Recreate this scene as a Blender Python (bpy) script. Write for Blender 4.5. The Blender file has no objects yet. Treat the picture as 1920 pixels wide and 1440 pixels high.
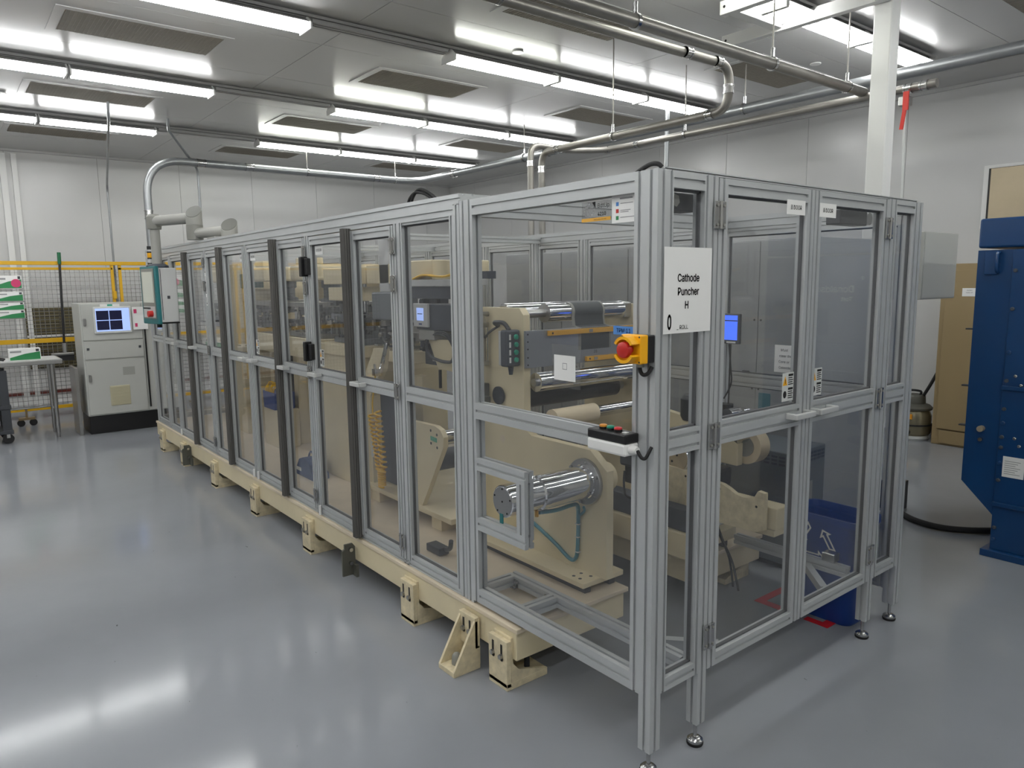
import bpy, bmesh, math, random
from mathutils import Vector, Matrix, Quaternion
random.seed(7)
PI = math.pi
scene = bpy.context.scene
COL = scene.collection

# ---------------------------------------------------------------- camera, world, exposure
def look_camera():
    yaw, pit, rol = (math.radians(a) for a in (141.628, 7.983, 0.712))
    f = Vector((math.cos(pit) * math.cos(yaw), math.cos(pit) * math.sin(yaw), -math.sin(pit)))
    r = Vector((math.sin(yaw), -math.cos(yaw), 0.0))
    d = f.cross(r)
    r2 = r * math.cos(rol) + d * math.sin(rol)
    d2 = d * math.cos(rol) - r * math.sin(rol)
    cam = bpy.data.cameras.new('camera')
    cam.sensor_width = 36.0
    cam.lens = 36.0 * 1360.8 / 1920.0
    cam.clip_start = 0.05
    cam.clip_end = 100
    o = bpy.data.objects.new('camera', cam)
    COL.objects.link(o)
    m = Matrix((r2, -d2, -f)).transposed().to_4x4()
    m.translation = Vector((1.42, -1.69, 1.60))
    o.matrix_world = m
    scene.camera = o
look_camera()

world = bpy.data.worlds.new('world')
scene.world = world
world.use_nodes = True
world.node_tree.nodes['Background'].inputs[0].default_value = (0.9, 0.95, 1.0, 1)
world.node_tree.nodes['Background'].inputs[1].default_value = 0.05
scene.view_settings.view_transform = 'Standard'
scene.view_settings.look = 'None'
scene.view_settings.gamma = 1.0
scene.view_settings.use_curve_mapping = False
scene.view_settings.exposure = 0.6
TUBE_POWER = 22.0
scene.cycles.max_bounces = 10
scene.cycles.diffuse_bounces = 4
scene.cycles.glossy_bounces = 4
scene.cycles.transparent_max_bounces = 32
scene.cycles.caustics_reflective = False
scene.cycles.caustics_refractive = False
scene.cycles.sample_clamp_indirect = 6.0

# ---------------------------------------------------------------- materials
def lin(c):
    out = []
    for v in c:
        v /= 255.0
        out.append(v / 12.92 if v <= 0.04045 else ((v + 0.055) / 1.055) ** 2.4)
    return tuple(out) + (1.0,)

MATS = {}
def mat(name, rgb, rough=0.5, metal=0.0, var=0.0, vscale=6.0, bump=0.0, bscale=60.0, spec=0.5, coat=0.0, emit=None, stretch=None):
    m = bpy.data.materials.new(name)
    m.use_nodes = True
    nt = m.node_tree
    b = nt.nodes['Principled BSDF']
    b.inputs['Roughness'].default_value = rough
    b.inputs['Metallic'].default_value = metal
    b.inputs['Specular IOR Level'].default_value = spec
    b.inputs['Coat Weight'].default_value = coat
    b.inputs['Coat Roughness'].default_value = 0.08
    base = lin(rgb)
    b.inputs['Base Color'].default_value = base
    if emit:
        b.inputs['Emission Color'].default_value = lin(emit[0])
        b.inputs['Emission Strength'].default_value = emit[1]
    tc = nt.nodes.new('ShaderNodeTexCoord')
    src = tc.outputs['Object']
    if stretch:
        mp = nt.nodes.new('ShaderNodeMapping')
        mp.inputs['Scale'].default_value = stretch
        nt.links.new(src, mp.inputs['Vector'])
        src = mp.outputs['Vector']
    if var > 0:
        n = nt.nodes.new('ShaderNodeTexNoise')
        n.inputs['Scale'].default_value = vscale
        n.inputs['Detail'].default_value = 5.0
        n.inputs['Roughness'].default_value = 0.6
        nt.links.new(src, n.inputs['Vector'])
        r = nt.nodes.new('ShaderNodeValToRGB')
        r.color_ramp.elements[0].position = 0.3
        r.color_ramp.elements[1].position = 0.7
        r.color_ramp.elements[0].color = tuple(c * (1 - var) for c in base[:3]) + (1,)
        r.color_ramp.elements[1].color = tuple(min(1, c * (1 + var * 0.6)) for c in base[:3]) + (1,)
        nt.links.new(n.outputs['Fac'], r.inputs['Fac'])
        nt.links.new(r.outputs['Color'], b.inputs['Base Color'])
    if bump > 0:
        n2 = nt.nodes.new('ShaderNodeTexNoise')
        n2.inputs['Scale'].default_value = bscale
        n2.inputs['Detail'].default_value = 3.0
        nt.links.new(src, n2.inputs['Vector'])
        bp = nt.nodes.new('ShaderNodeBump')
        bp.inputs['Strength'].default_value = bump
        bp.inputs['Distance'].default_value = 0.002
        nt.links.new(n2.outputs['Fac'], bp.inputs['Height'])
        nt.links.new(bp.outputs['Normal'], b.inputs['Normal'])
    MATS[name] = m
    return m

def pane_mat(name, tint, haze, hazecol):
    m = bpy.data.materials.new(name)
    m.use_nodes = True
    nt = m.node_tree
    for n in list(nt.nodes):
        nt.nodes.remove(n)
    out = nt.nodes.new('ShaderNodeOutputMaterial')
    tr = nt.nodes.new('ShaderNodeBsdfTransparent')
    tr.inputs[0].default_value = tint
    gl = nt.nodes.new('ShaderNodeBsdfGlossy')
    gl.inputs['Color'].default_value = (1, 1, 1, 1)
    gl.inputs['Roughness'].default_value = 0.015
    df = nt.nodes.new('ShaderNodeBsdfDiffuse')
    df.inputs['Color'].default_value = hazecol
    lw = nt.nodes.new('ShaderNodeLayerWeight')   # Schlick reflectance, the same from both faces of the sheet
    lw.inputs['Blend'].default_value = 0.5
    pw = nt.nodes.new('ShaderNodeMath'); pw.operation = 'POWER'; pw.inputs[1].default_value = 5.0
    nt.links.new(lw.outputs['Facing'], pw.inputs[0])
    fr = nt.nodes.new('ShaderNodeMath'); fr.operation = 'MULTIPLY_ADD'
    fr.inputs[1].default_value = 0.96; fr.inputs[2].default_value = 0.035
    nt.links.new(pw.outputs[0], fr.inputs[0])
    hz = nt.nodes.new('ShaderNodeTexNoise')
    hz.inputs['Scale'].default_value = 2.2
    hz.inputs['Detail'].default_value = 4
    tc = nt.nodes.new('ShaderNodeTexCoord')
    nt.links.new(tc.outputs['Object'], hz.inputs['Vector'])
    mm = nt.nodes.new('ShaderNodeMath')
    mm.operation = 'MULTIPLY'
    mm.inputs[1].default_value = haze * 2
    nt.links.new(hz.outputs['Fac'], mm.inputs[0])
    m1 = nt.nodes.new('ShaderNodeMixShader')
    nt.links.new(mm.outputs[0], m1.inputs[0])
    nt.links.new(tr.outputs[0], m1.inputs[1])
    nt.links.new(df.outputs[0], m1.inputs[2])
    m2 = nt.nodes.new('ShaderNodeMixShader')
    nt.links.new(fr.outputs[0], m2.inputs[0])
    nt.links.new(m1.outputs[0], m2.inputs[1])
    nt.links.new(gl.outputs[0], m2.inputs[2])
    nt.links.new(m2.outputs[0], out.inputs[0])
    MATS[name] = m
    return m

mat('floor', (147, 150, 156), rough=0.115, var=0.06, vscale=1.3, bump=0.05, bscale=30.0, spec=0.25)
def add_scuffs(m):
    nt = m.node_tree
    b = nt.nodes['Principled BSDF']
    tc = nt.nodes.new('ShaderNodeTexCoord')
    mp = nt.nodes.new('ShaderNodeMapping'); mp.inputs['Rotation'].default_value = (0, 0, .6); mp.inputs['Scale'].default_value = (1, 2.6, 1)
    n = nt.nodes.new('ShaderNodeTexNoise'); n.inputs['Scale'].default_value = 17.0; n.inputs['Detail'].default_value = 3.0
    r = nt.nodes.new('ShaderNodeValToRGB'); r.color_ramp.elements[0].position = .765; r.color_ramp.elements[1].position = .80
    mx = nt.nodes.new('ShaderNodeMix'); mx.data_type = 'RGBA'
    nt.links.new(tc.outputs['Object'], mp.inputs['Vector']); nt.links.new(mp.outputs['Vector'], n.inputs['Vector']); nt.links.new(n.outputs['Fac'], r.inputs['Fac'])
    old = b.inputs['Base Color'].links[0].from_socket
    nt.links.new(old, mx.inputs['A']); mx.inputs['B'].default_value = (.10, .10, .105, 1)
    nt.links.new(r.outputs['Color'], mx.inputs['Factor']); nt.links.new(mx.outputs['Result'], b.inputs['Base Color'])
add_scuffs(MATS['floor'])
mat('wall', (206, 206, 205), rough=0.25, var=0.02, vscale=0.8, bump=0.02, bscale=3.0)
mat('wall_plain', (200, 198, 192), rough=0.5)
mat('ceiling', (190, 190, 189), rough=0.22, var=0.02, vscale=0.9)
mat('seam', (120, 120, 118), rough=0.6)
mat('frame_white', (232, 232, 230), rough=0.35)
mat('filter', (140, 134, 124), rough=0.75, var=0.06, vscale=30)
mat('alu', (192, 195, 196), rough=0.34, metal=0.3, var=0.04, vscale=3.0)
mat('alu_light', (212, 213, 211), rough=0.3, metal=0.3)
mat('steel', (190, 190, 190), rough=0.22, metal=1.0)
mat('chrome', (222, 223, 226), rough=0.06, metal=1.0)
mat('brushed', (175, 175, 174), rough=0.3, metal=1.0, bump=0.1, bscale=200)
mat('pipe', (150, 147, 142), rough=0.42, metal=0.75, var=0.12, vscale=7)
mat('pipe_galv', (158, 161, 163), rough=0.38, metal=0.75, var=0.1, vscale=10)
mat('cream', (221, 208, 174), rough=0.42, var=0.05, vscale=5, bump=0.03, bscale=120)
mat('cream_worn', (218, 205, 172), rough=0.5, var=0.22, vscale=22, bump=0.08, bscale=60)
mat('deck', (218, 204, 180), rough=0.5, var=0.12, vscale=4)
mat('black', (22, 22, 24), rough=0.4)
mat('rubber', (30, 30, 31), rough=0.75)
mat('dark_grey', (58, 61, 66), rough=0.5)
mat('vent_beige', (192, 186, 158), rough=0.5)
mat('gasket', (92, 93, 95), rough=0.6)
mat('slate', (66, 72, 82), rough=0.5)
mat('bellows', (88, 86, 83), rough=0.6, var=0.18, vscale=9, stretch=(30, 30, 0.6))
mat('white', (236, 236, 234), rough=0.5)
mat('paper', (238, 238, 236), rough=0.7)
mat('ink', (14, 14, 15), rough=0.7)
mat('ink_grey', (150, 150, 152), rough=0.7)
mat('ink_blue', (20, 50, 120), rough=0.7)
mat('label_blue', (84, 140, 210), rough=0.6)
mat('yellow', (246, 178, 20), rough=0.38)
mat('yellow_bar', (224, 168, 58), rough=0.4)
mat('fence_yellow', (214, 166, 18), rough=0.42)
mat('hose_yellow', (232, 184, 36), rough=0.35)
mat('red', (190, 40, 34), rough=0.35)
mat('red_dull', (120, 52, 42), rough=0.6)
mat('red_tape', (196, 26, 34), rough=0.5)
mat('red_valve', (206, 44, 32), rough=0.35)
mat('green_button', (38, 160, 132), rough=0.35)
mat('amber_button', (240, 160, 60), rough=0.35)
mat('red_button', (226, 60, 66), rough=0.35)
mat('teal', (38, 112, 116), rough=0.4)
mat('teal_hose', (70, 128, 142), rough=0.4)
mat('grey_box', (196, 197, 196), rough=0.42)
mat('cabinet_grey', (186, 187, 182), rough=0.4, var=0.02, vscale=2)
mat('cabinet_back', (168, 170, 171), rough=0.35, var=0.02, vscale=2)
mat('unit_grey', (104, 110, 117), rough=0.45)
mat('panel_grey', (160, 164, 170), rough=0.32, metal=0.5, var=0.04, vscale=5)
mat('web', (52, 58, 64), rough=0.55, var=0.1, vscale=20)
mat('arm_grey', (158, 158, 152), rough=0.42)
mat('arm_cap', (136, 136, 130), rough=0.45)
mat('blue_machine', (14, 62, 112), rough=0.3, var=0.05, vscale=3, bump=0.05, bscale=80, coat=0.2)
mat('blue_bin', (26, 64, 140), rough=0.4)
mat('blue_cloth', (44, 72, 118), rough=0.8, var=0.1, vscale=8)
mat('tan', (152, 132, 96), rough=0.45)
mat('bronze', (186, 172, 146), rough=0.35, metal=0.4, var=0.06, vscale=4)
mat('silver_label', (214, 216, 214), rough=0.35)
mat('screen_blue', (60, 96, 220), rough=0.2, emit=((70, 110, 245), 0.75))
mat('screen_dark', (20, 22, 40), rough=0.15, emit=((34, 36, 66), 0.3))
mat('screen_pale', (150, 170, 220), rough=0.2, emit=((150, 175, 235), 0.6))
mat('hmi_screen', (176, 178, 168), rough=0.2, emit=((176, 180, 168), 0.2))
mat('green_box', (40, 130, 76), rough=0.55)
mat('green_cap', (24, 104, 66), rough=0.5)
mat('pink', (206, 60, 110), rough=0.6)
mat('bronze_mesh', (96, 88, 58), rough=0.6)
mat('tape_roll', (216, 200, 170), rough=0.6)
mat('tube', (255, 255, 255), rough=0.4, emit=((253, 254, 253), TUBE_POWER))
mat('tube_warm', (255, 255, 250), rough=0.4, emit=((252, 255, 244), TUBE_POWER))
mat('fixture', (150, 150, 149), rough=0.4)
mat('arm_dark', (112, 112, 107), rough=0.45)
mat('vac_body', (150, 142, 118), rough=0.25, metal=0.6)
mat('vac_head', (86, 86, 78), rough=0.5)
mat('orange_label', (226, 150, 20), rough=0.5)
pane_mat('pane', (0.962, 0.965, 0.97, 1), 0.018, (0.7, 0.7, 0.71, 1))
pane_mat('clear_sleeve', (0.9, 0.9, 0.9, 1), 0.05, (0.7, 0.7, 0.7, 1))

# ---------------------------------------------------------------- mesh helpers
class MB:
    def __init__(self):
        self.v = []
        self.f = []
    def add(self, verts, faces):
        o = len(self.v)
        self.v += [tuple(p) for p in verts]
        self.f += [tuple(i + o for i in q) for q in faces]
        return self
    def box(self, x0, x1, y0, y1, z0, z1, c=0.0):
        x0, x1 = min(x0, x1), max(x0, x1); y0, y1 = min(y0, y1), max(y0, y1); z0, z1 = min(z0, z1), max(z0, z1)
        if c <= 0:
            return self.add([(x0, y0, z0), (x1, y0, z0), (x1, y1, z0), (x0, y1, z0), (x0, y0, z1), (x1, y0, z1), (x1, y1, z1), (x0, y1, z1)],
                            [(0, 3, 2, 1), (4, 5, 6, 7), (0, 1, 5, 4), (1, 2, 6, 5), (2, 3, 7, 6), (3, 0, 4, 7)])
        c = min(c, (x1 - x0) * .45, (y1 - y0) * .45, (z1 - z0) * .45)
        bm = bmesh.new()
        bmesh.ops.create_cube(bm, size=1.0)
        for w in bm.verts:
            w.co = Vector(((x0 + x1) / 2 + w.co.x * (x1 - x0), (y0 + y1) / 2 + w.co.y * (y1 - y0), (z0 + z1) / 2 + w.co.z * (z1 - z0)))
        bmesh.ops.bevel(bm, geom=list(bm.edges), offset=c, segments=2, profile=0.5, affect='EDGES')
        bm.verts.index_update()
        self.add([w.co[:] for w in bm.verts], [[w.index for w in q.verts] for q in bm.faces])
        bm.free()
        return self
    def cyl(self, p0, p1, r, n=20, r1=None, cap=True):
        p0, p1 = Vector(p0), Vector(p1)
        r1 = r if r1 is None else r1
        d = (p1 - p0).normalized()
        a = d.orthogonal().normalized()
        b = d.cross(a)
        vs = []
        for p, q in ((p0, r), (p1, r1)):
            for i in range(n):
                t = 2 * PI * i / n
                vs.append(p + (a * math.cos(t) + b * math.sin(t)) * q)
        fs = [(i, (i + 1) % n, n + (i + 1) % n, n + i) for i in range(n)]
        if cap:
            fs += [tuple(range(n - 1, -1, -1)), tuple(range(n, 2 * n))]
        return self.add(vs, fs)
    def ring(self, p0, p1, r, ri, n=24):
        p0, p1 = Vector(p0), Vector(p1)
        d = (p1 - p0).normalized(); a = d.orthogonal().normalized(); b = d.cross(a)
        vs = []
        for p, q in ((p0, r), (p1, r), (p1, ri), (p0, ri)):
            for i in range(n):
                t = 2 * PI * i / n
                vs.append(p + (a * math.cos(t) + b * math.sin(t)) * q)
        fs = []
        for k in range(4):
            for i in range(n):
                j = (i + 1) % n
                fs.append((k * n + i, k * n + j, ((k + 1) % 4) * n + j, ((k + 1) % 4) * n + i))
        return self.add(vs, fs)
    def lathe(self, prof, c=(0, 0, 0), axis='z', n=24):
        vs = []
        for (r, h) in prof:
            for i in range(n):
                t = 2 * PI * i / n
                q = (r * math.cos(t), r * math.sin(t), h)
                if axis == 'y': q = (q[0], q[2], q[1])
                if axis == 'x': q = (q[2], q[0], q[1])
                vs.append((c[0] + q[0], c[1] + q[1], c[2] + q[2]))
        fs = []
        m = len(prof)
        for k in range(m - 1):
            for i in range(n):
                j = (i + 1) % n
                fs.append((k * n + i, k * n + j, (k + 1) * n + j, (k + 1) * n + i))
        fs.append(tuple(range(n - 1, -1, -1)))
        fs.append(tuple(range((m - 1) * n, m * n)))
        return self.add(vs, fs)
    def tube(self, pts, r, n=10, smooth=0, closed=False):
        P = [Vector(p) for p in pts]
        if smooth:
            Q = []
            for i in range(len(P) - 1):
                p0, p1, p2, p3 = P[max(i - 1, 0)], P[i], P[i + 1], P[min(i + 2, len(P) - 1)]
                for k in range(smooth):
                    t = k / smooth
                    Q.append(0.5 * ((2 * p1) + (p2 - p0) * t + (2 * p0 - 5 * p1 + 4 * p2 - p3) * t * t + (3 * p1 - p0 - 3 * p2 + p3) * t ** 3))
            Q.append(P[-1])
            P = Q
        vs, fs = [], []
        ref = None
        for i, p in enumerate(P):
            d = (P[min(i + 1, len(P) - 1)] - P[max(i - 1, 0)]).normalized()
            if ref is None:
                ref = d.orthogonal().normalized()
            a = (ref - d * ref.dot(d))
            a = a.normalized() if a.length > 1e-6 else d.orthogonal().normalized()
            ref = a
            b = d.cross(a)
            for k in range(n):
                t = 2 * PI * k / n
                vs.append(p + (a * math.cos(t) + b * math.sin(t)) * r)
        for i in range(len(P) - 1):
            for k in range(n):
                j = (k + 1) % n
                fs.append((i * n + k, i * n + j, (i + 1) * n + j, (i + 1) * n + k))
        fs.append(tuple(range(n - 1, -1, -1)))
        fs.append(tuple(range((len(P) - 1) * n, len(P) * n)))
        return self.add(vs, fs)
    def prism(self, poly, axis, a, b):
        n = len(poly)
        def P(u, w, t):
            return {'x': (t, u, w), 'y': (u, t, w), 'z': (u, w, t)}[axis]
        vs = [P(u, w, a) for u, w in poly] + [P(u, w, b) for u, w in poly]
        fs = [tuple(range(n)), tuple(range(2 * n - 1, n - 1, -1))] + [(i, n + i, n + (i + 1) % n, (i + 1) % n) for i in range(n)]
        return self.add(vs, fs)
    def bar(self, p0, p1, w, h, up=(0, 0, 1)):
        p0, p1 = Vector(p0), Vector(p1)
        d = (p1 - p0).normalized(); s = d.cross(Vector(up)).normalized(); u = s.cross(d)
        vs = []
        for p in (p0, p1):
            for a, b in ((-1, -1), (1, -1), (1, 1), (-1, 1)):
                vs.append(p + s * (a * w / 2) + u * (b * h / 2))
        return self.add(vs, [(0, 3, 2, 1), (4, 5, 6, 7), (0, 1, 5, 4), (1, 2, 6, 5), (2, 3, 7, 6), (3, 0, 4, 7)])
    def prof(self, x0, x1, y0, y1, z0, z1, axis):
        """extruded slotted aluminium profile filling the box, running along axis"""
        lo = {'x': (y0, z0), 'y': (x0, z0), 'z': (x0, y0)}[axis]
        hi = {'x': (y1, z1), 'y': (x1, z1), 'z': (x1, y1)}[axis]
        s, e = {'x': (x0, x1), 'y': (y0, y1), 'z': (z0, z1)}[axis]
        A, B = hi[0] - lo[0], hi[1] - lo[1]
        def side(L):
            k = 2 if L > 0.068 else 1
            out = []
            for i in range(k):
                c = L * (i + .5) / k
                g = 0.0052
                out += [(c - g, 0), (c - g, 0.007), (c + g, 0.007), (c + g, 0)]
            return out
        pts = [(lo[0], lo[1])] + [(lo[0] + u, lo[1] + w) for u, w in side(A)]
        pts += [(hi[0], lo[1])] + [(hi[0] - w, lo[1] + u) for u, w in side(B)]
        pts += [(hi[0], hi[1])] + [(hi[0] - u, hi[1] - w) for u, w in side(A)]
        pts += [(lo[0], hi[1])] + [(lo[0] + w, hi[1] - u) for u, w in side(B)]
        return self.prism(pts, axis, s, e)
    def build(self, name, material, parent=None, smooth=False, local=False):
        return make(name, self.v, self.f, material, parent, smooth, local)

ORG = {}
def make(name, verts, faces, material, parent=None, smooth=False, local=False):
    if parent is not None:
        off = ORG[parent.name] if not local else (0, 0, 0)
    else:
        xs = [p[0] for p in verts]; ys = [p[1] for p in verts]; zs = [p[2] for p in verts]
        off = ((min(xs) + max(xs)) / 2, (min(ys) + max(ys)) / 2, min(zs))
    me = bpy.data.meshes.new(name)
    me.from_pydata([(p[0] - off[0], p[1] - off[1], p[2] - off[2]) for p in verts], [], faces)
    me.update()
    bm = bmesh.new(); bm.from_mesh(me)
    bmesh.ops.recalc_face_normals(bm, faces=bm.faces)
    bm.to_mesh(me); bm.free()
    me.materials.append(MATS[material])
    if smooth:
        for p in me.polygons:
            p.use_smooth = True
        try:
            me.set_sharp_from_angle(angle=math.radians(35))
        except Exception:
            pass
    o = bpy.data.objects.new(name, me)
    COL.objects.link(o)
    if parent is not None:
        o.parent = parent
        ORG[o.name] = ORG[parent.name]
    else:
        o.location = off
        ORG[o.name] = off
    return o

def tag(o, label, cat, group=None, kind=None):
    o['label'] = label
    o['category'] = cat
    if group: o['group'] = group
    if kind: o['kind'] = kind
    return o
def thing(name, label, cat, loc=(0, 0, 0), rz=0.0, group=None):
    o = bpy.data.objects.new(name, None)
    o.empty_display_size = 0.1
    COL.objects.link(o)
    o.location = loc
    o.rotation_euler = (0, 0, rz)
    ORG[o.name] = tuple(loc)
    return tag(o, label, cat, group)
def struct(o, label=None):
    o['kind'] = 'structure'
    if label: o['label'] = label
    return o
def share(name, src, parent, dloc, label=None):
    """another piece with the same mesh, shifted"""
    o = bpy.data.objects.new(name, src.data)
    COL.objects.link(o)
    o.parent = parent
    o.location = Vector(src.location) + Vector(dloc)
    return o
def copy_tree(o, dloc=(0, 0, 0), parent=None):
    c = o.copy()
    COL.objects.link(c)
    if parent is None:
        c.location = Vector(o.location) + Vector(dloc)
        ORG[c.name] = tuple(c.location)
    else:
        c.parent = parent
    for ch in o.children:
        copy_tree(ch, parent=c)
    return c

_txt = {}
FONT = None
try:
    import os
    FONT = bpy.data.fonts.load(os.path.join(bpy.utils.system_resource('DATAFILES', path='fonts'), 'Inter.woff2'))
except Exception:
    FONT = None
def text(name, s, org, right, up, size, material, parent, align='CENTER', bold=0.0, lift=0.0012, sx=1.0, local=False):
    key = (s, align, bold)
    if key not in _txt:
        c = bpy.data.curves.new('t', 'FONT')
        c.body = s; c.size = 1.0; c.align_x = align; c.align_y = 'CENTER'; c.offset = 0.0 if FONT else bold
        c.resolution_u = 4
        if FONT: c.font = FONT
        o = bpy.data.objects.new('t', c); COL.objects.link(o)
        dg = bpy.context.evaluated_depsgraph_get(); dg.update()
        me = bpy.data.meshes.new_from_object(o.evaluated_get(dg))
        _txt[key] = ([v.co.copy() for v in me.vertices], [tuple(p.vertices) for p in me.polygons])
        if FONT and bold > 0:      # heavier strokes: the outline repeated a hair apart
            vs0, fs0 = _txt[key]; vs1, fs1 = list(vs0), list(fs0)
            for k, (dx, dy) in enumerate(((bold * 2.2, 0), (bold * 1.1, bold * .9), (bold * 1.1, -bold * .9))):
                nn = len(vs1)
                vs1 += [Vector((p.x + dx, p.y + dy, p.z)) for p in vs0]; fs1 += [tuple(i + nn for i in q) for q in fs0]
            _txt[key] = (vs1, fs1)
        bpy.data.objects.remove(o); bpy.data.curves.remove(c); bpy.data.meshes.remove(me)
    vs, fs = _txt[key]
    R, U = Vector(right).normalized(), Vector(up).normalized()
    N = R.cross(U)
    O = Vector(org) + N * lift
    return make(name, [O + R * (p.x * size * sx) + U * (p.y * size) for p in vs], fs, material, parent, False, local)

def sheet(mb, org, right, up, w, h, t=0.0006):
    """thin sheet (paper, sticker) with its lower-left corner at org; thickness along right x up"""
    R, U = Vector(right).normalized(), Vector(up).normalized()
    N = R.cross(U); O = Vector(org)
    c = [O, O + R * w, O + R * w + U * h, O + U * h]
    return mb.add(c + [p + N * t for p in c], [(0, 3, 2, 1), (4, 5, 6, 7), (0, 1, 5, 4), (1, 2, 6, 5), (2, 3, 7, 6), (3, 0, 4, 7)])

# ================================================================ ROOM
H = 3.42
XL, XR, YN, YF = -10.45, 5.2, -6.6, 6.25
struct(MB().box(XL - .1, XR + .1, YN - .1, YF + .1, -0.08, 0).build('floor', 'floor'), 'light grey glossy epoxy floor')
ceil = struct(MB().box(XL - .1, XR + .1, YN - .1, YF + .1, H + .008, H + .08).build('ceiling', 'seam'), 'pale grey metal panel ceiling')
x = -4.065 - 1.07 * 6
while x < XR:
    y = 0.84 - 2.34 * 4
    while y < YF:
        a, b = max(x, XL), min(x + 1.07, XR)
        c, d = max(y, YN), min(y + 2.34, YF)
        if b - a > .05 and d - c > .05:
            MB().box(a + .002, b - .002, c + .002, d - .002, H, H + .01).build('ceiling_panel', 'ceiling', ceil)
        y += 2.34
    x += 1.07
wl = struct(MB().box(XL - .1, XL, YN, YF, 0, H).build('wall_left', 'seam'), 'white glossy panel wall behind the yellow fence')
y = .31 - 1.08 * 7
while y < YF:
    c, d = max(y, YN), min(y + 1.08, YF)
    if d - c > .05:
        MB().box(XL, XL + .008, c + .002, d - .002, 0, H).build('wall_panel', 'wall', wl)
    y += 1.08
wr = struct(MB().box(XL, XR, YF, YF + .1, 0, H).build('wall_right', 'seam'), 'white glossy panel wall behind the machine')
x = -4.23 - 1.08 * 6
while x < XR:
    a, b = max(x, XL), min(x + 1.08, XR)
    if b - a > .05:
        MB().box(a + .002, b - .002, YF - .008, YF, 0, H).build('wall_panel', 'wall', wr)
    x += 1.08
struct(MB().box(XR, XR + .1, YN, YF, 0, H).build('wall_back', 'wall_plain'))
struct(MB().box(XL, XR, YN - .1, YN, 0, H).build('wall_front', 'wall_plain'))
struct(MB().box(XL, XR, YF - .05, YF - .008, H - .03, H).build('trim_1', 'ceiling'), 'ceiling trim along the right wall')
struct(MB().box(XL + .008, XL + .05, YN, YF, H - .03, H).build('trim_2', 'ceiling'), 'ceiling trim along the left wall')
struct(MB().box(XL + .008, XL + .03, YN, YF, 0, .12).build('baseboard_left', 'frame_white'))
struct(MB().box(XL, XR, YF - .03, YF - .008, 0, .12).build('baseboard_right', 'frame_white'))
# door frame posts on the left wall, door leaf beyond them
m = MB()
m.box(XL + .008, XL + .06, -.83, -.76, 0, 3.36); m.box(XL + .008, XL + .06, -.70, -.64, 0, 3.36)
struct(m.build('trim_3', 'frame_white'), 'white vertical door frame posts on the left wall')
# red rail low on the left wall
struct(MB().box(XL + .008, XL + .035, -3.2, .9, .15, .19).build('trim_4', 'red_dull'), 'red guard strip low on the left wall')

# ---------------------------------------------------------------- ceiling filters, lights
FX = [-8.88, -6.74, -4.6, -2.46, -.32, 1.82]
FY = [-4.99, -2.65, -.31, 2.03, 4.37]
ROWN = {-8.88: 'nearest the left wall', -6.74: 'in the third ceiling bay', -4.6: 'in the second ceiling bay', -2.46: 'in the bay over the enclosure front', -.32: '', 1.82: ''}
COLN = {-.31: 'left', 2.03: 'middle', 4.37: 'right'}
def ceiling_filter(cx, cy):
    vis = cy in COLN and cx < -.5
    lab = ('brownish perforated ceiling air filter, %s one %s' % (COLN[cy], ROWN[cx])) if vis else 'brownish perforated ceiling air filter beyond the view'
    t = thing('ceiling_filter', lab, 'air filter', (cx, cy, H - .012), 0, 'ceiling air filters')
    m = MB()
    a, b, c, d = .29, .57, .235, .51
    m.box(cx - a, cx + a, cy - b, cy - d, H - .005, H); m.box(cx - a, cx + a, cy + d, cy + b, H - .005, H)
    m.box(cx - a, cx - c, cy - d, cy + d, H - .005, H); m.box(cx + c, cx + a, cy - d, cy + d, H - .005, H)
    m.build('frame', 'ceiling', t)
    g = MB().box(cx - c, cx + c, cy - d, cy + d, H - .003, H - .0005).build('grille', 'filter', t)
    r = MB()
    n = 40
    for i in range(n):
        yy = cy - d + (i + .5) * 2 * d / n
        r.box(cx - c, cx + c, yy - .003, yy + .003, H - .005, H - .003)
    r.build('grille_bars', 'filter', g)['kind'] = 'stuff'
for cx in FX:
    for cy in FY:
        ceiling_filter(cx, cy)

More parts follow.
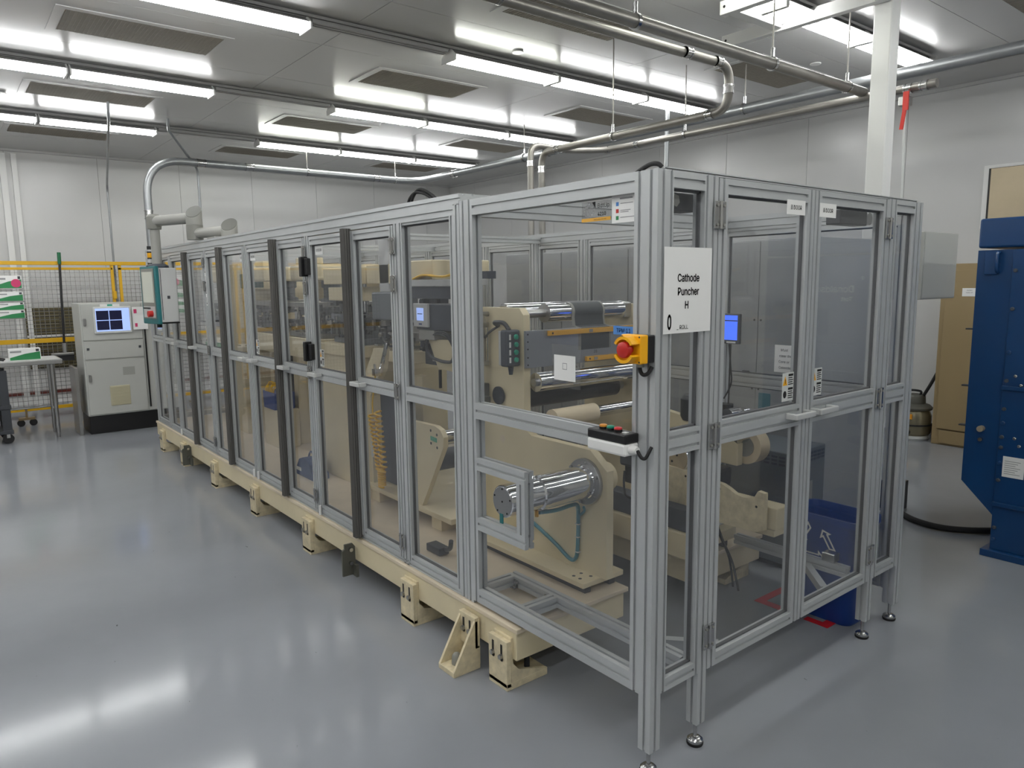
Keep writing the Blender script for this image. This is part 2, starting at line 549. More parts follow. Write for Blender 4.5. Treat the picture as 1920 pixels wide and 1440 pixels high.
LROW = [-7.81, -5.67, -3.53, -1.39, .75, 2.89]
RNAME = {-7.81: 'far ceiling row', -5.67: 'second ceiling row from the far wall', -3.53: 'third ceiling row from the far wall', -1.39: 'ceiling row beside the white column'}
UNITS = [(-5.15, -4.05), (-4.05, -2.92), (-2.92, -1.77), (-1.77, -.65), (-.65, .49), (1.63, 2.72), (2.72, 3.86), (3.86, 4.96)]
UNAME = {3: 'second left of the gap', 4: 'just left of the gap', 5: 'first right of the gap', 6: 'second right of the gap', 7: 'rightmost'}
for cx in LROW:
    lab = ('grey metal light channel of the %s' % RNAME[cx]) if cx in RNAME else 'grey metal light channel behind the viewer'
    ch = thing('light_channel', lab, 'light channel', (cx, 0, H - .04), 0, 'ceiling light channels')
    MB().box(cx - .028, cx + .028, -5.2, 5.0, H - .035, H).build('rail', 'fixture', ch)
    m = MB()
    for s in (-1, 1):
        m.box(cx + s * .05 - .006, cx + s * .05 + .006, -5.2, 5.0, H - .03, H - .012)
    m.build('side_rails', 'fixture', ch)
    if cx < 0:
        m = MB()
        for s in (-1, 0, 1):
            m.box(cx + s * .036 - .012, cx + s * .036 + .012, .51, 1.61, H - .06, H - .035)
        m.build('blank_cover', 'fixture', ch)
    for i, (a, b) in enumerate(UNITS):
        vis = cx in RNAME and i in UNAME
        lab = ('lit twin-tube light, %s, %s' % (UNAME[i], RNAME[cx])) if vis else 'lit twin-tube fluorescent light outside the picture'
        t = thing('ceiling_light', lab, 'ceiling light', (cx, (a + b) / 2, H - .1), 0, 'fluorescent ceiling lights')
        MB().prism([(cx - .088, H - .074), (cx + .088, H - .074), (cx + .03, H - .04), (cx - .03, H - .04)], 'y', a + .02, b - .02).build('housing', 'fixture', t)
        for s in (-1, 1):
            MB().cyl((cx + s * .062, a + .03, H - .098), (cx + s * .062, b - .03, H - .098), .013, 10).build('tube', 'tube_warm' if i == 5 else 'tube', t, True)
        for yy in (a + .012, b - .012):
            MB().prism([(cx - .095, H - .118), (cx + .095, H - .118), (cx + .095, H - .075), (cx + .04, H - .03), (cx - .04, H - .03), (cx - .095, H - .075)], 'y', yy - .006, yy + .006).build('end_bracket', 'frame_white', t)
# small ceiling fittings
for (px, py, l) in ((-3.3, 2.15, 'round white sprinkler cover between the middle filters'), (-7.1, -1.0, 'round white sprinkler cover at the far left'), (-2.05, 4.4, 'round white sprinkler cover near the right wall'), (-6.15, 2.75, 'round white sprinkler cover over the long enclosure')):
    tag(MB().lathe([(.045, 0), (.045, .008), (.03, .014)], (px, py, H - .014), n=20).build('sprinkler_cover', 'frame_white', None, True), l, 'sprinkler cover', 'ceiling sprinkler covers')

# ================================================================ SAFETY ENCLOSURE
YA, YB = -.02, .025          # long side profile depth
EN = thing('safety_enclosure', 'aluminium-framed clear-panelled safety enclosure around the cream machine', 'enclosure', (-3.2, .85, 0))
def prof(name, x0, x1, y0, y1, z0, z1, axis, parent=EN, material='alu'):
    return MB().prof(x0, x1, y0, y1, z0, z1, axis).build(name, material, parent)
def foot(cx, cy, top):
    f = MB().lathe([(.027, 0), (.029, .004), (.029, .01)], (cx, cy, 0), n=20).build('leveling_foot', 'rubber', EN, True)
    MB().lathe([(.027, .01), (.027, .02), (.02, .026), (.012, .03)], (cx, cy, 0), n=20).build('foot_cap', 'steel', f, True)
    MB().cyl((cx, cy, .028), (cx, cy, top), .007, 10).build('foot_stem', 'steel', f, True)
def hinge(parent, c, normal, w=.05, h=.075):
    """two-leaf steel hinge; c = centre on the face, normal 'y' (facing -y) or 'x' (facing +x)"""
    def b(u0, u1, z0, z1, t0, t1):
        m = MB()
        if normal == 'y': m.box(c[0] + u0, c[0] + u1, c[1] - t1, c[1] - t0, c[2] + z0, c[2] + z1, .001)
        else: m.box(c[0] + t0, c[0] + t1, c[1] + u0, c[1] + u1, c[2] + z0, c[2] + z1, .001)
        return m
    o = b(-w / 2, -.006, -h / 2, h / 2, 0, .008).build('hinge', 'steel', parent)
    b(.006, w / 2, -h / 2, h / 2, 0, .008).build('hinge_leaf', 'steel', o)
    n = (c[0], c[1] - .009, c[2]) if normal == 'y' else (c[0] + .009, c[1], c[2])
    MB().cyl((n[0], n[1], n[2] - h / 2), (n[0], n[1], n[2] + h / 2), .0065, 10).build('hinge_pin', 'steel', o, True)
    m = MB()
    for s in (-1, 1):
        for q in (-.35, .35):
            if normal == 'y': m.cyl((c[0] + s * w * .3, c[1] - .008, c[2] + q * h), (c[0] + s * w * .3, c[1] - .011, c[2] + q * h), .005, 8)
            else: m.cyl((c[0] + .008, c[1] + s * w * .3, c[2] + q * h), (c[0] + .011, c[1] + s * w * .3, c[2] + q * h), .005, 8)
    m.build('hinge_screws', 'arm_cap', o)
def handle(parent, c, normal, L=.1):
    m = MB()
    if normal == 'y':
        m.box(c[0] - L / 2, c[0] - L / 2 + .014, c[1] - .035, c[1], c[2] - .011, c[2] + .011, .003)
        m.box(c[0] + L / 2 - .014, c[0] + L / 2, c[1] - .035, c[1], c[2] - .011, c[2] + .011, .003)
        m.box(c[0] - L / 2, c[0] + L / 2, c[1] - .047, c[1] - .033, c[2] - .011, c[2] + .011, .004)
    else:
        m.box(c[0], c[0] + .035, c[1] - L / 2, c[1] - L / 2 + .014, c[2] - .011, c[2] + .011, .003)
        m.box(c[0], c[0] + .035, c[1] + L / 2 - .014, c[1] + L / 2, c[2] - .011, c[2] + .011, .003)
        m.box(c[0] + .033, c[0] + .047, c[1] - L / 2, c[1] + L / 2, c[2] - .011, c[2] + .011, .004)
    m.build('handle', 'alu_light', parent)
def panel(name, plane, u0, u1, v0, v1, z0, z1, mids=((1.06, 1.125),), st=.04, bot=.045, top=.05, panes=True):
    """framed glazed panel lying in the plane x or y (= const); u along, v across"""
    m = MB()
    def P(a, b, c, d, ax):
        if plane == 'y': m.prof(a, b, v0, v1, c, d, 'x' if ax == 'u' else 'z')
        else: m.prof(v0, v1, a, b, c, d, 'y' if ax == 'u' else 'z')
    P(u0, u0 + st, z0, z1, 'z'); P(u1 - st, u1, z0, z1, 'z')
    P(u0 + st, u1 - st, z0, z0 + bot, 'u'); P(u0 + st, u1 - st, z1 - top, z1, 'u')
    zs = [z0 + bot]
    for a, b in mids:
        P(u0 + st, u1 - st, a, b, 'u'); zs += [a, b]
    zs.append(z1 - top)
    o = m.build(name, 'alu', EN)
    vm = (v0 + v1) / 2
    if panes:
        for i in range(0, len(zs), 2):
            p = MB()
            if plane == 'y': p.box(u0 + st - .004, u1 - st + .004, vm - .002, vm + .002, zs[i] - .004, zs[i + 1] + .004)
            else: p.box(vm - .002, vm + .002, u0 + st - .004, u1 - st + .004, zs[i] - .004, zs[i + 1] + .004)
            p.build('pane', 'pane', o)
        g = MB()
        w = .006
        for i in range(0, len(zs), 2):
            a, b, c, d = u0 + st, u1 - st, zs[i], zs[i + 1]
            for (q0, q1, r0, r1) in ((a, a + w, c, d), (b - w, b, c, d), (a, b, c, c + w), (a, b, d - w, d)):
                if plane == 'y': g.box(q0, q1, vm - .006, vm + .006, r0, r1)
                else: g.box(vm - .006, vm + .006, q0, q1, r0, r1)
        g.build('gasket', 'gasket', o)
    return o

# --- corner and front section, long side
prof('post', -.05, 0, YA, .03, .085, 1.92, 'z'); foot(-.025, .005, .09)
prof('post', -1.012, -.967, YA, YB, .262, 1.92, 'z')
prof('post', -1.06, -1.015, YA, YB, .262, 1.911, 'z')
front = panel('front_panel', 'y', -.967, -.05, YA, YB, .274, 1.92, ((1.057, 1.122),), .04, .06, .06, panes=False)
MB().box(-.931, -.086, .0, .004, 1.118, 1.864).build('pane', 'pane', front)
MB().prism([(-.931, .330), (-.086, .330), (-.086, 1.061), (-.931, 1.061), (-.931, .893), (-.622, .893), (-.622, .593), (-.931, .593)], 'y', .0, .004).build('pane', 'pane', front)
hatch = MB()
hatch.prof(-.927, -.622, YA, YB, .843, .895, 'x'); hatch.prof(-.927, -.622, YA, YB, .591, .645, 'x'); hatch.prof(-.672, -.622, YA, YB, .645, .843, 'z')
hatch.build('hatch_frame', 'alu', front)
# --- long section
for a, b in ((-6.43, -6.385), (-5.95, -5.91), (-5.555, -5.51), (-4.505, -4.46), (-3.575, -3.535), (-2.555, -2.51), (-1.545, -1.50)):
    prof('post', a, b, YA, YB, .262, 1.868, 'z')
prof('top_rail', -6.43, -1.06, YA, YB, 1.868, 1.908, 'x')
prof('top_beam', -6.43, -1.015, YA, .07, 1.908, 1.951, 'x')
prof('top_beam', -1.06, -1.015, .07, 1.70, 1.906, 1.951, 'y')
prof('bottom_rail', -6.385, -1.06, YA, YB, .262, .285, 'x')
fixA = panel('fixed_panel', 'y', -6.385, -5.95, YA, YB, .285, 1.868, ((1.075, 1.13),), .03, .03, .03)
fixB = panel('fixed_panel', 'y', -5.91, -5.555, YA, YB, .285, 1.868, ((1.075, 1.13),), .03, .03, .03)
fixC = panel('fixed_panel', 'y', -1.50, -1.06, YA, YB, .285, 1.868, ((1.065, 1.13),), .028, .035, .012)
DOORS = [(-5.51, -5.0, 'L', True), (-4.955, -4.507, 'L', False), (-4.458, -4.08, None, True), (-4.035, -3.577, 'R', False),
         (-3.533, -3.02, 'L', True), (-2.975, -2.557, 'L', False), (-2.508, -2.02, 'L', True), (-1.975, -1.547, 'L', False)]
doors = []
for (a, b, hs, guard) in DOORS:
    d = panel('door', 'y', a, b, YA - .004, YB - .01, .288, 1.862, ((1.068, 1.13),), .034, .04, .045)
    doors.append(d)
    if hs == 'L': handle(d, (a + .065, YA - .004, 1.10), 'y')
    if hs == 'R': handle(d, (b - .065, YA - .004, 1.10), 'y')
    if guard:
        # ribbed dark edge guard on the closing edge
        pts = []
        n = 6
        for i in range(n + 1):
            pts.append((b + .002 + i * .04 / n, YA - .036 - (.005 if i % 2 else 0)))
        for i in range(n):
            pts.append((b + .042 + (.004 if i % 2 else 0), YA - .036 + (i + 1) * .036 / n))
        pts.append((b + .002, YA))
        g = MB().prism(pts, 'z', .272, 1.875).build('edge_guard', 'bellows', d)
        g['label'] = 'dark grey ribbed edge guard strip'
    if a in (-3.533, -2.508, -5.51):
        MB().cyl((a + .02, YA - .014, .27), (a + .02, YA - .014, .325), .008, 10).build('door_bolt', 'white', d, True)
    if b == -3.577:
        MB().cyl((b - .02, YA - .014, .27), (b - .02, YA - .014, .325), .008, 10).build('door_bolt', 'white', d, True)
for hx, dr, zz in ((-1.546, doors[7], (1.77, 1.60, 1.10, .37)), (-2.556, doors[5], (1.78, 1.58, 1.10, .37)), (-4.506, doors[1], (1.78, 1.6, 1.10, .37))):
    for z in zz:
        hinge(dr, (hx, YA - .004, z), 'y', .045, .075)
for z in (1.70, 1.225):
    k = MB().box(-2.545, -2.512, YA - .045, YA - .004, z - .055, z + .055, .004).build('safety_switch', 'black', doors[6])
    MB().box(-2.508, -2.47, YA - .03, YA - .004, z - .045, z + .045, .004).build('switch_key', 'black', k)
# --- end face (plane x = 0)
prof('post', -.045, 0, .222, .267, .085, 1.92, 'z'); foot(-.022, .245, .09)
prof('post', -.045, 0, 1.416, 1.461, .085, 1.92, 'z'); foot(-.022, 1.44, .09)
prof('post', -.05, 0, 1.685, 1.735, .085, 1.92, 'z'); foot(-.025, 1.71, .09)
fixD = panel('fixed_panel', 'x', .03, .222, -.045, 0, .278, 1.92, ((1.06, 1.135),), .022, .045, .05)
fixE = panel('fixed_panel', 'x', 1.461, 1.685, -.045, 0, .278, 1.92, ((1.06, 1.135),), .03, .045, .05)
ed1 = panel('door', 'x', .270, .836, -.04, .002, .278, 1.915, ((1.06, 1.14),), .046, .045, .048)
ed2 = panel('door', 'x', .841, 1.413, -.04, .002, .278, 1.915, ((1.06, 1.14),), .046, .045, .048)
for z in (1.80, 1.095, .40):
    hinge(ed1, (.002, .2685, z), 'x', .055, .085); hinge(ed2, (.002, 1.4145, z), 'x', .055, .085)
handle(ed1, (.002, .765, 1.105), 'x', .13); handle(ed2, (.002, .93, 1.105), 'x', .13)
# --- back face, top frame and lower braces
BX = [-.05, -1.02, -1.55, -2.08, -2.58, -3.17, -4.0, -4.9, -5.7, -6.40]
for i, bx in enumerate(BX):
    if i: prof('post', bx - .022, bx + .023, 1.69, 1.735, .085 if i > 1 else .15, 1.87, 'z')
prof('top_rail', -6.43, -.05, 1.69, 1.735, 1.87, 1.93, 'x')
for i in range(len(BX) - 1):
    b, a = BX[i] - (.022 if i else 0), BX[i + 1] + .023
    panel('back_panel', 'y', a, b, 1.695, 1.73, .15 if i == 0 else .3, 1.868, ((1.03, 1.10),), .035, .04, .04)
prof('top_rail', -.05, -.005, .03, 1.685, 1.921, 1.925, 'y')
prof('cross_beam', -1.012, -.967, YB, 1.69, 1.86, 1.905, 'y')
for bx in (-2.53, -3.9, -5.2, -6.40):
    prof('cross_beam', bx - .022, bx + .023, .03, 1.69, 1.865, 1.905, 'y')
prof('end_frame', -6.43, -6.385, YB, 1.69, .28, .325, 'y'); prof('end_frame', -6.43, -6.385, YB, 1.69, 1.06, 1.12, 'y')
for yy in (.55, 1.1): prof('end_post', -6.43, -6.385, yy, yy + .045, .325, 1.86, 'z')
for (a, b) in ((.03, .55), (.595, 1.1), (1.145, 1.69)):
    MB().box(-6.41, -6.406, a, b, .325, 1.06).build('pane', 'pane', EN); MB().box(-6.41, -6.406, a, b, 1.12, 1.86).build('pane', 'pane', EN)
# inner floor frame with its corner brackets
inner = prof('inner_frame', -1.0, -.05, .19, .235, .28, .325, 'x')
for a in (-1.0, -.72): prof('inner_rail', a, a + .045, YB, .19, .28, .325, 'y', inner)
for (bx, by) in ((-.94, .165), (-.735, .165)):
    m = MB(); m.box(bx - .014, bx + .014, by, by + .024, .2805, .285); m.box(bx - .014, bx + .014, by + .02, by + .024, .285, .315); m.cyl((bx, by + .01, .285), (bx, by + .01, .293), .006, 8); m.cyl((bx, by + .02, .302), (bx, by + .012, .302), .006, 8)
    m.build('corner_bracket', 'steel', inner)
m = MB(); m.bar((-.045, 1.13, .30), (-.24, 1.33, .30), .03, .035); m.build('corner_brace', 'alu', EN)
m = MB(); m.bar((-.045, .40, .30), (-.24, .22, .30), .03, .035); m.build('corner_brace', 'alu', EN)
prof('inner_rail', -.62, -.05, 1.32, 1.36, .30, .345, 'x')
m = MB(); m.box(-.17, -.11, 1.33, 1.38, .345, .385, .004); m.build('latch', 'steel', EN)
m = MB(); m.box(-.08, -.03, .05, .08, .32, .36, .003); m.cyl((-.05, .05, .34), (-.05, .03, .34), .008, 10); m.build('latch', 'steel', EN)
# door catches and lamps under the end top rail
for (y0, y1, gy) in ((.10, .23, .12), (1.14, 1.36, 1.385)):
    k = MB().box(-.12, -.06, y0, y1, 1.812, 1.868, .004).build('door_sensor', 'dark_grey', EN)
    MB().cyl((-.058, gy, 1.842), (-.048, gy, 1.842), .02, 6).build('gland_nut', 'arm_grey', k) if gy < 1 else MB().cyl((-.09, gy - .03, 1.842), (-.09, gy + .01, 1.842), .018, 12).build('gland_nut', 'arm_grey', k, True)
    MB().cyl((-.062, gy, 1.842), (-.075, gy, 1.842), .026, 18).build('gland_body', 'grey_box', k, True)
tag(MB().tube([(-.14, .045, 1.928), (-.10, .03, 1.936), (-.06, .02, 1.942), (-.03, .015, 1.938), (-.02, .02, 1.928)], .007, 8, 5).build('cable_loop', 'rubber', None, True), 'black cable loop over the top corner of the enclosure', 'cable')
for dx, lb in ((0, 'thin black cable arching over the long enclosure roof'), (.03, 'second black cable arching beside it over the long enclosure roof')):
    tag(MB().tube([(-1.93 + dx, .3, 1.95), (-1.94 + dx, .3, 2.02), (-1.86 + dx, .3, 2.06 + dx * .4), (-1.72 + dx, .3, 2.02), (-1.6 + dx, .3, 1.92)], .008, 8, 6).build('roof_cable', 'rubber', None, True), lb, 'cable')

# ================================================================ MACHINE BASE
BS = thing('machine_base', 'long cream steel machine base on block feet under the enclosure', 'machine base', (-3.5, .8, 0))
YBF = -.035
MB().box(-6.46, -.67, YBF + .006, .58, .125, .24, .003).build('base_beam', 'cream', BS)
MB().box(-6.47, -.66, YBF, .60, .24, .26, .003).build('deck_plate', 'deck', BS)
MB().box(-6.46, -.67, 1.085, 1.63, .125, .24, .003).build('base_beam', 'cream', BS)
MB().box(-6.47, -.66, 1.075, 1.64, .24, .26, .003).build('deck_plate', 'deck', BS)
MB().box(-6.46, -1.75, .58, 1.085, .14, .24).build('cross_member', 'cream', BS)
MB().box(-6.47, -1.75, .60, 1.075, .24, .26).build('deck_plate', 'deck', BS)
def base_foot(xr, yf=-.062, s=1, bolts=True):
    x0 = xr - .12
    m = MB()
    Y = lambda t: yf + s * t
    m.box(x0, xr, Y(0), Y(.022), .012, .205, .002)
    m.box(x0 + .003, xr - .003, Y(.022), Y(.034), .09, .215, .002)
    m.box(x0, xr, Y(.0), Y(.21), 0, .03, .002)
    m.prism([(Y(.022), .03), (Y(.21), .03), (Y(.06), .075), (Y(.022), .12)], 'x', xr - .014, xr)
    m.prism([(Y(.022), .03), (Y(.21), .03), (Y(.06), .075), (Y(.022), .12)], 'x', x0, x0 + .014)
    o = m.build('foot', 'cream_worn', BS)
    if bolts:
        k = MB()
        for i in (.03, .085):
            k.box(x0 + i - .006, x0 + i + .006, Y(-.0008), Y(.001), .125, .185)
            k.cyl((x0 + i, Y(-.0008), .125), (x0 + i, Y(.001), .125), .011, 10)
        k.build('slot', 'black', o)
        for i in (.03, .085):
            MB().cyl((x0 + i, Y(.0), .135), (x0 + i, Y(-.012), .135), .011, 6).build('bolt', 'brushed', o)
        k = MB().cyl((x0 + .06, Y(.15), .03), (x0 + .06, Y(.15), .125), .012, 10)
        k.build('jack_bolt', 'dark_grey', o)
for xr in (-.69, -1.40, -2.59, -3.52, -4.45, -5.37, -6.12): base_foot(xr)
for xr in (-.75, -2.2, -4.0, -5.8): base_foot(xr, 1.66, -1, False)
# open gusset bracket with anchor bolt beside the end foot
m = MB()
x0, x1 = -1.02, -.905
m.box(x0, x1, -.062, -.036, .09, .225, .002); m.box(x0, x1, -.17, -.036, 0, .022, .002); m.box(x0, x1, -.048, -.036, .02, .1)
for a in (x0, x1 - .012):
    m.prism([(-.17, .02), (-.048, .02), (-.048, .21), (-.062, .21)], 'x', a, a + .012)
o = m.build('anchor_bracket', 'cream_worn', BS)
k = MB()
for i in (.035, .08):
    k.box(x0 + i - .006, x0 + i + .006, -.0635, -.061, .15, .205); k.cyl((x0 + i, -.0635, .15), (x0 + i, -.061, .15), .011, 10)
k.build('slot', 'black', o)
k = MB()
for i in (.035, .08): k.cyl((x0 + i, -.062, .158), (x0 + i, -.074, .158), .011, 6)
k.build('bolt', 'brushed', o)
MB().lathe([(.021, .022), (.021, .05), (.017, .062), (.01, .07), (.003, .072)], (x0 + .055, -.115, 0), n=16).build('anchor_bolt', 'arm_cap', o, True)
for px in (-2.06, -5.22):
    o = MB().prism([(-.11, .05), (-.035, .05), (-.035, .205), (-.05, .225), (-.095, .225), (-.095, .2), (-.11, .19)], 'x', px, px + .012).build('tie_plate', 'vac_head', BS)
    for z in (.195, .12): MB().cyl((px + .012, -.065, z), (px + .03, -.065, z), .011, 8).build('bolt', 'steel', o)
    MB().box(px, px + .05, -.05, -.035, .045, .11).build('tie_plate_flange', 'vac_head', o)

# ================================================================ UNWINDER (front section)
UW = thing('unwinder', 'cream unwinder stand with chrome rollers and a polished shaft', 'unwinder', (-1.15, .9, .26))
MB().box(-1.62, -.71, .37, .62, .296, .32, .003).build('base_plate', 'cream', UW)
m = MB()
for a in (.40, .55): m.box(-1.6, -.73, a, a + .035, .262, .296)
m.build('slide_rail', 'dark_grey', UW)
k = MB()
for (a, b) in ((-.80, .40), (-.76, .40), (-.80, .445), (-.75, .455)): k.cyl((a, b, .3195), (a, b, .3208), .008, 12)
k.build('bolt_hole', 'dark_grey', UW)
PL = [(-.675, .32), (-.675, .80), (-.776, .877), (-1.171, .877), (-1.223, .91), (-1.223, 1.446), (-1.253, 1.478), (-1.62, 1.478), (-1.62, .32)]
fp = MB().prism(PL, 'y', .475, .515).build('side_plate', 'cream', UW)
MB().cyl((-1.395, .4745, .828), (-1.395, .476, .828), .021, 20).build('plate_hole', 'deck', fp)
rp = MB().prism([(-.72, .30), (-.72, .80), (-.80, .9), (-1.2, .95), (-1.2, 1.44), (-1.24, 1.478), (-1.62, 1.478), (-1.62, .30)], 'y', 1.26, 1.30).build('side_plate', 'cream', UW)
MB().cyl((-1.18, 1.259, 1.0), (-1.18, 1.2605, 1.0), .03, 18).build('plate_hole', 'vac_head', rp)
# expanding shaft on the front plate
sh = MB().lathe([(.062, .0), (.066, .004), (.066, .17), (.074, .175), (.074, .205), (.072, .207), (.072, .435), (.076, .44), (.076, .455)], (-.80, .012, .735), 'y', 40).build('shaft', 'chrome', UW, True)
MB().lathe([(.1, 0), (.102, .003), (.102, .018)], (-.80, .456, .735), 'y', 40).build('flange', 'brushed', sh, True)
MB().cyl((-.80, .0108, .735), (-.80, .0125, .735), .0595, 36).build('shaft_face', 'brushed', sh)
k = MB().cyl((-.80, .0095, .735), (-.80, .0115, .735), .004, 10)
for i in range(5):
    t = i * 2 * PI / 5 + .3
    k.cyl((-.80 + .052 * math.cos(t), .0095, .735 + .052 * math.sin(t)), (-.80 + .052 * math.cos(t), .0115, .735 + .052 * math.sin(t)), .004, 8)
k.build('shaft_screw', 'ink', sh)
for i in range(6):
    t = i * PI / 3 + .4
    MB().cyl((-.80 + .09 * math.cos(t), .456, .735 + .09 * math.sin(t)), (-.80 + .09 * math.cos(t), .446, .735 + .09 * math.sin(t)), .007, 10).build('flange_bolt', 'brushed', sh, True)
MB().cyl((-.80, .19, .66), (-.80, .19, .635), .008, 8).build('air_fitting', 'yellow_bar', sh)
hs = MB()
hs.tube([(-.795, .2, .652), (-.80, .30, .64), (-.82, .40, .635), (-.835, .455, .62), (-.84, .466, .56), (-.845, .466, .42), (-.86, .466, .365), (-.90, .466, .355), (-1.0, .466, .40), (-1.15, .466, .455), (-1.3, .466, .5)], .009, 8, 6)
hs.tube([(-.79, .45, .625), (-.80, .463, .60), (-.835, .466, .57)], .006, 8, 5)
hs.build('air_hose', 'teal_hose', UW, True)
k = MB()
for z in (.60, .53, .47, .40): k.box(-.853, -.832, .456, .4755, z, z + .004)
k.build('hose_clip', 'grey_box', UW)
MB().box(-.815, -.795, .008, .012, .645, .685).build('air_tag', 'teal', UW)
MB().lathe([(.09, 0), (.09, .012), (.065, .014), (.065, .09), (.05, .1)], (-.80, .516, .735), 'y', 28).build('bearing_housing', 'cream', UW, True)
# rear shaft on the same axis
sh2 = MB().lathe([(.064, 0), (.068, .005), (.068, .12), (.07, .125), (.07, .16)], (-.805, 1.10, .735), 'y', 36).build('rear_shaft', 'chrome', UW, True)
MB().cyl((-.805, 1.0985, .735), (-.805, 1.1005, .735), .062, 32).build('shaft_face', 'bronze', sh2)
k = MB()
for (a, b) in ((.0, .015), (-.03, -.02), (-.02, .03)): k.cyl((-.805 + a, 1.097, .735 + b), (-.805 + a, 1.099, .735 + b), .006, 8)
k.build('shaft_screw', 'black', sh2)
# rollers between the plates
def roller(cx, cz, r, y0, y1, material='chrome', nm='roller'):
    o = MB().cyl((cx, y0, cz), (cx, y1, cz), r, 40).build(nm, material, UW, True)
    MB().cyl((cx, .515, cz), (cx, 1.26, cz), r * .42, 20).build('roller_axle', 'brushed', o, True)
    return o
r1 = roller(-1.30, 1.447, .048, .672, 1.205)
MB().ring((-1.30, .6705, 1.447), (-1.30, .673, 1.447), .047, .02, 36).build('roller_face', 'brushed', r1)
MB().box(-1.34, -1.26, 1.205, 1.262, 1.405, 1.49, .01).build('bearing_block', 'brushed', UW)
roller(-1.47, 1.455, .04, .55, 1.22)
roller(-1.20, 1.125, .046, .53, 1.20)
roller(-1.33, 1.03, .05, .55, 1.2, 'black')
roller(-1.12, .955, .045, .56, .84, 'tape_roll', 'paper_core')
roller(-1.12, .955, .028, .84, 1.2)
roller(-1.42, 1.20, .03, .53, 1.23, 'brushed')
# dark web passing over the top roller and down behind the bars
m = MB()
pts = []
for i in range(13):
    t = -.05 + i * (PI / 2 + .5) / 12
    pts.append((-1.30 + .0495 * math.sin(t + .0), 1.447 + .0495 * math.cos(t)))
outer = [(-1.46, 1.497)] + pts + [(-1.248, 1.38), (-1.2065, 1.37), (-1.2065, 1.26)]
w0, w1 = .835, 1.035
vs = [(a, w0, b) for a, b in outer] + [(a, w1, b) for a, b in outer]
n = len(outer)
m.add(vs, [(i, i + 1, n + i + 1, n + i) for i in range(n - 1)])
wb = m.build('web', 'web', UW, True)
for (a, b) in ((w0 - .02, w0), (w1, w1 + .012)):
    m = MB()
    m.add([(p, a, q) for p, q in outer] + [(p, b, q) for p, q in outer], [(i, i + 1, n + i + 1, n + i) for i in range(n - 1)])
    m.build('web_edge', 'arm_cap', wb, True)
gp = MB().box(-1.223, -1.2075, .477, 1.262, 1.195, 1.372, .001).build('splice_panel', 'panel_grey', UW)
k = MB()
for z in (1.21, 1.245, 1.285, 1.32, 1.355): k.cyl((-1.2075, .488, z), (-1.205, .488, z), .004, 8)
k.build('panel_screw', 'dark_grey', gp)
for (z, a, b) in ((1.355, .61, 1.235), (1.213, .86, 1.235)):
    o = MB().box(-1.2065, -1.19, a, b, z - .012, z + .012, .001).build('clamp_bar', 'yellow_bar', UW)
    MB().box(-1.1905, -1.189, a + .265 if a < .7 else a + .05, a + .29 if a < .7 else a + .075, z - .008, z + .008).build('bar_badge', 'arm_cap', o)
    k = MB()
    for yy in (a + .02, b - .02): k.cyl((-1.19, yy, z), (-1.188, yy, z), .005, 8)
    k.build('bar_screw', 'dark_grey', o)
text('handwriting', '26', (-1.2072, .935, 1.247), (0, 1, 0), (0, 0, 1), .03, 'ink', gp)
# pneumatic cylinder on the outer face of the front plate
cy = MB().cyl((-1.50, .435, 1.21), (-1.50, .435, 1.38), .019, 18).build('air_cylinder', 'brushed', UW, True)
m = MB(); m.box(-1.525, -1.475, .41, .46, 1.38, 1.405, .002); m.box(-1.525, -1.475, .41, .46, 1.19, 1.212, .002)
m.build('cylinder_head', 'brushed', cy)
m = MB()
for s in (-1, 1):
    for q in (-1, 1): m.cyl((-1.50 + s * .02, .435 + q * .02, 1.2), (-1.50 + s * .02, .435 + q * .02, 1.39), .003, 6)
m.build('tie_rod', 'steel', cy)
MB().cyl((-1.50, .435, 1.08), (-1.50, .435, 1.2), .008, 10).build('piston_rod', 'steel', cy, True)
m = MB(); m.prism([(-1.52, 1.405), (-1.48, 1.405), (-1.495, 1.45), (-1.505, 1.45)], 'y', .42, .45); m.cyl((-1.50, .41, 1.445), (-1.50, .476, 1.445), .012, 14)
m.build('clevis', 'brushed', cy)
m = MB(); m.box(-1.525, -1.478, .415, .46, 1.0, 1.10, .003); m.box(-1.51, -1.44, .40, .44, .97, 1.04, .005); m.build('rod_block', 'vac_head', cy)
MB().lathe([(.045, 0), (.045, .01), (.03, .014)], (-1.41, .46, 1.045), 'y', 24).build('pivot_cap', 'dark_grey', UW, True)
# push-button pendant box on the plate edge
pb = MB().box(-1.288, -1.24, .385, .47, 1.205, 1.378, .008).build('button_box', 'slate', UW)
MB().box(-1.305, -1.288, .388, .474, 1.21, 1.373, .003).build('box_back', 'grey_box', pb)
for i in range(4):
    z = 1.345 - i * .036
    MB().lathe([(.0125, 0), (.0125, .006), (.009, .01)], (-1.24, .442, z), 'x', 16).build('green_button', 'green_button', pb, True)
    MB().box(-1.2395, -1.238, .402, .412, z - .013, z + .013).build('button_label', 'white', pb)
MB().cyl((-1.265, .43, 1.206), (-1.265, .43, 1.165), .015, 12, .009).build('cable_gland', 'slate', pb, True)
MB().tube([(-1.41, .47, 1.39), (-1.40, .44, 1.405), (-1.36, .43, 1.41), (-1.31, .43, 1.405), (-1.275, .43, 1.375)], .011, 8, 6).build('cable', 'dark_grey', UW, True)
MB().tube([(-1.41, .465, 1.385), (-1.44, .44, 1.36), (-1.48, .44, 1.33)], .006, 8, 5).build('thin_cable', 'dark_grey', UW, True)
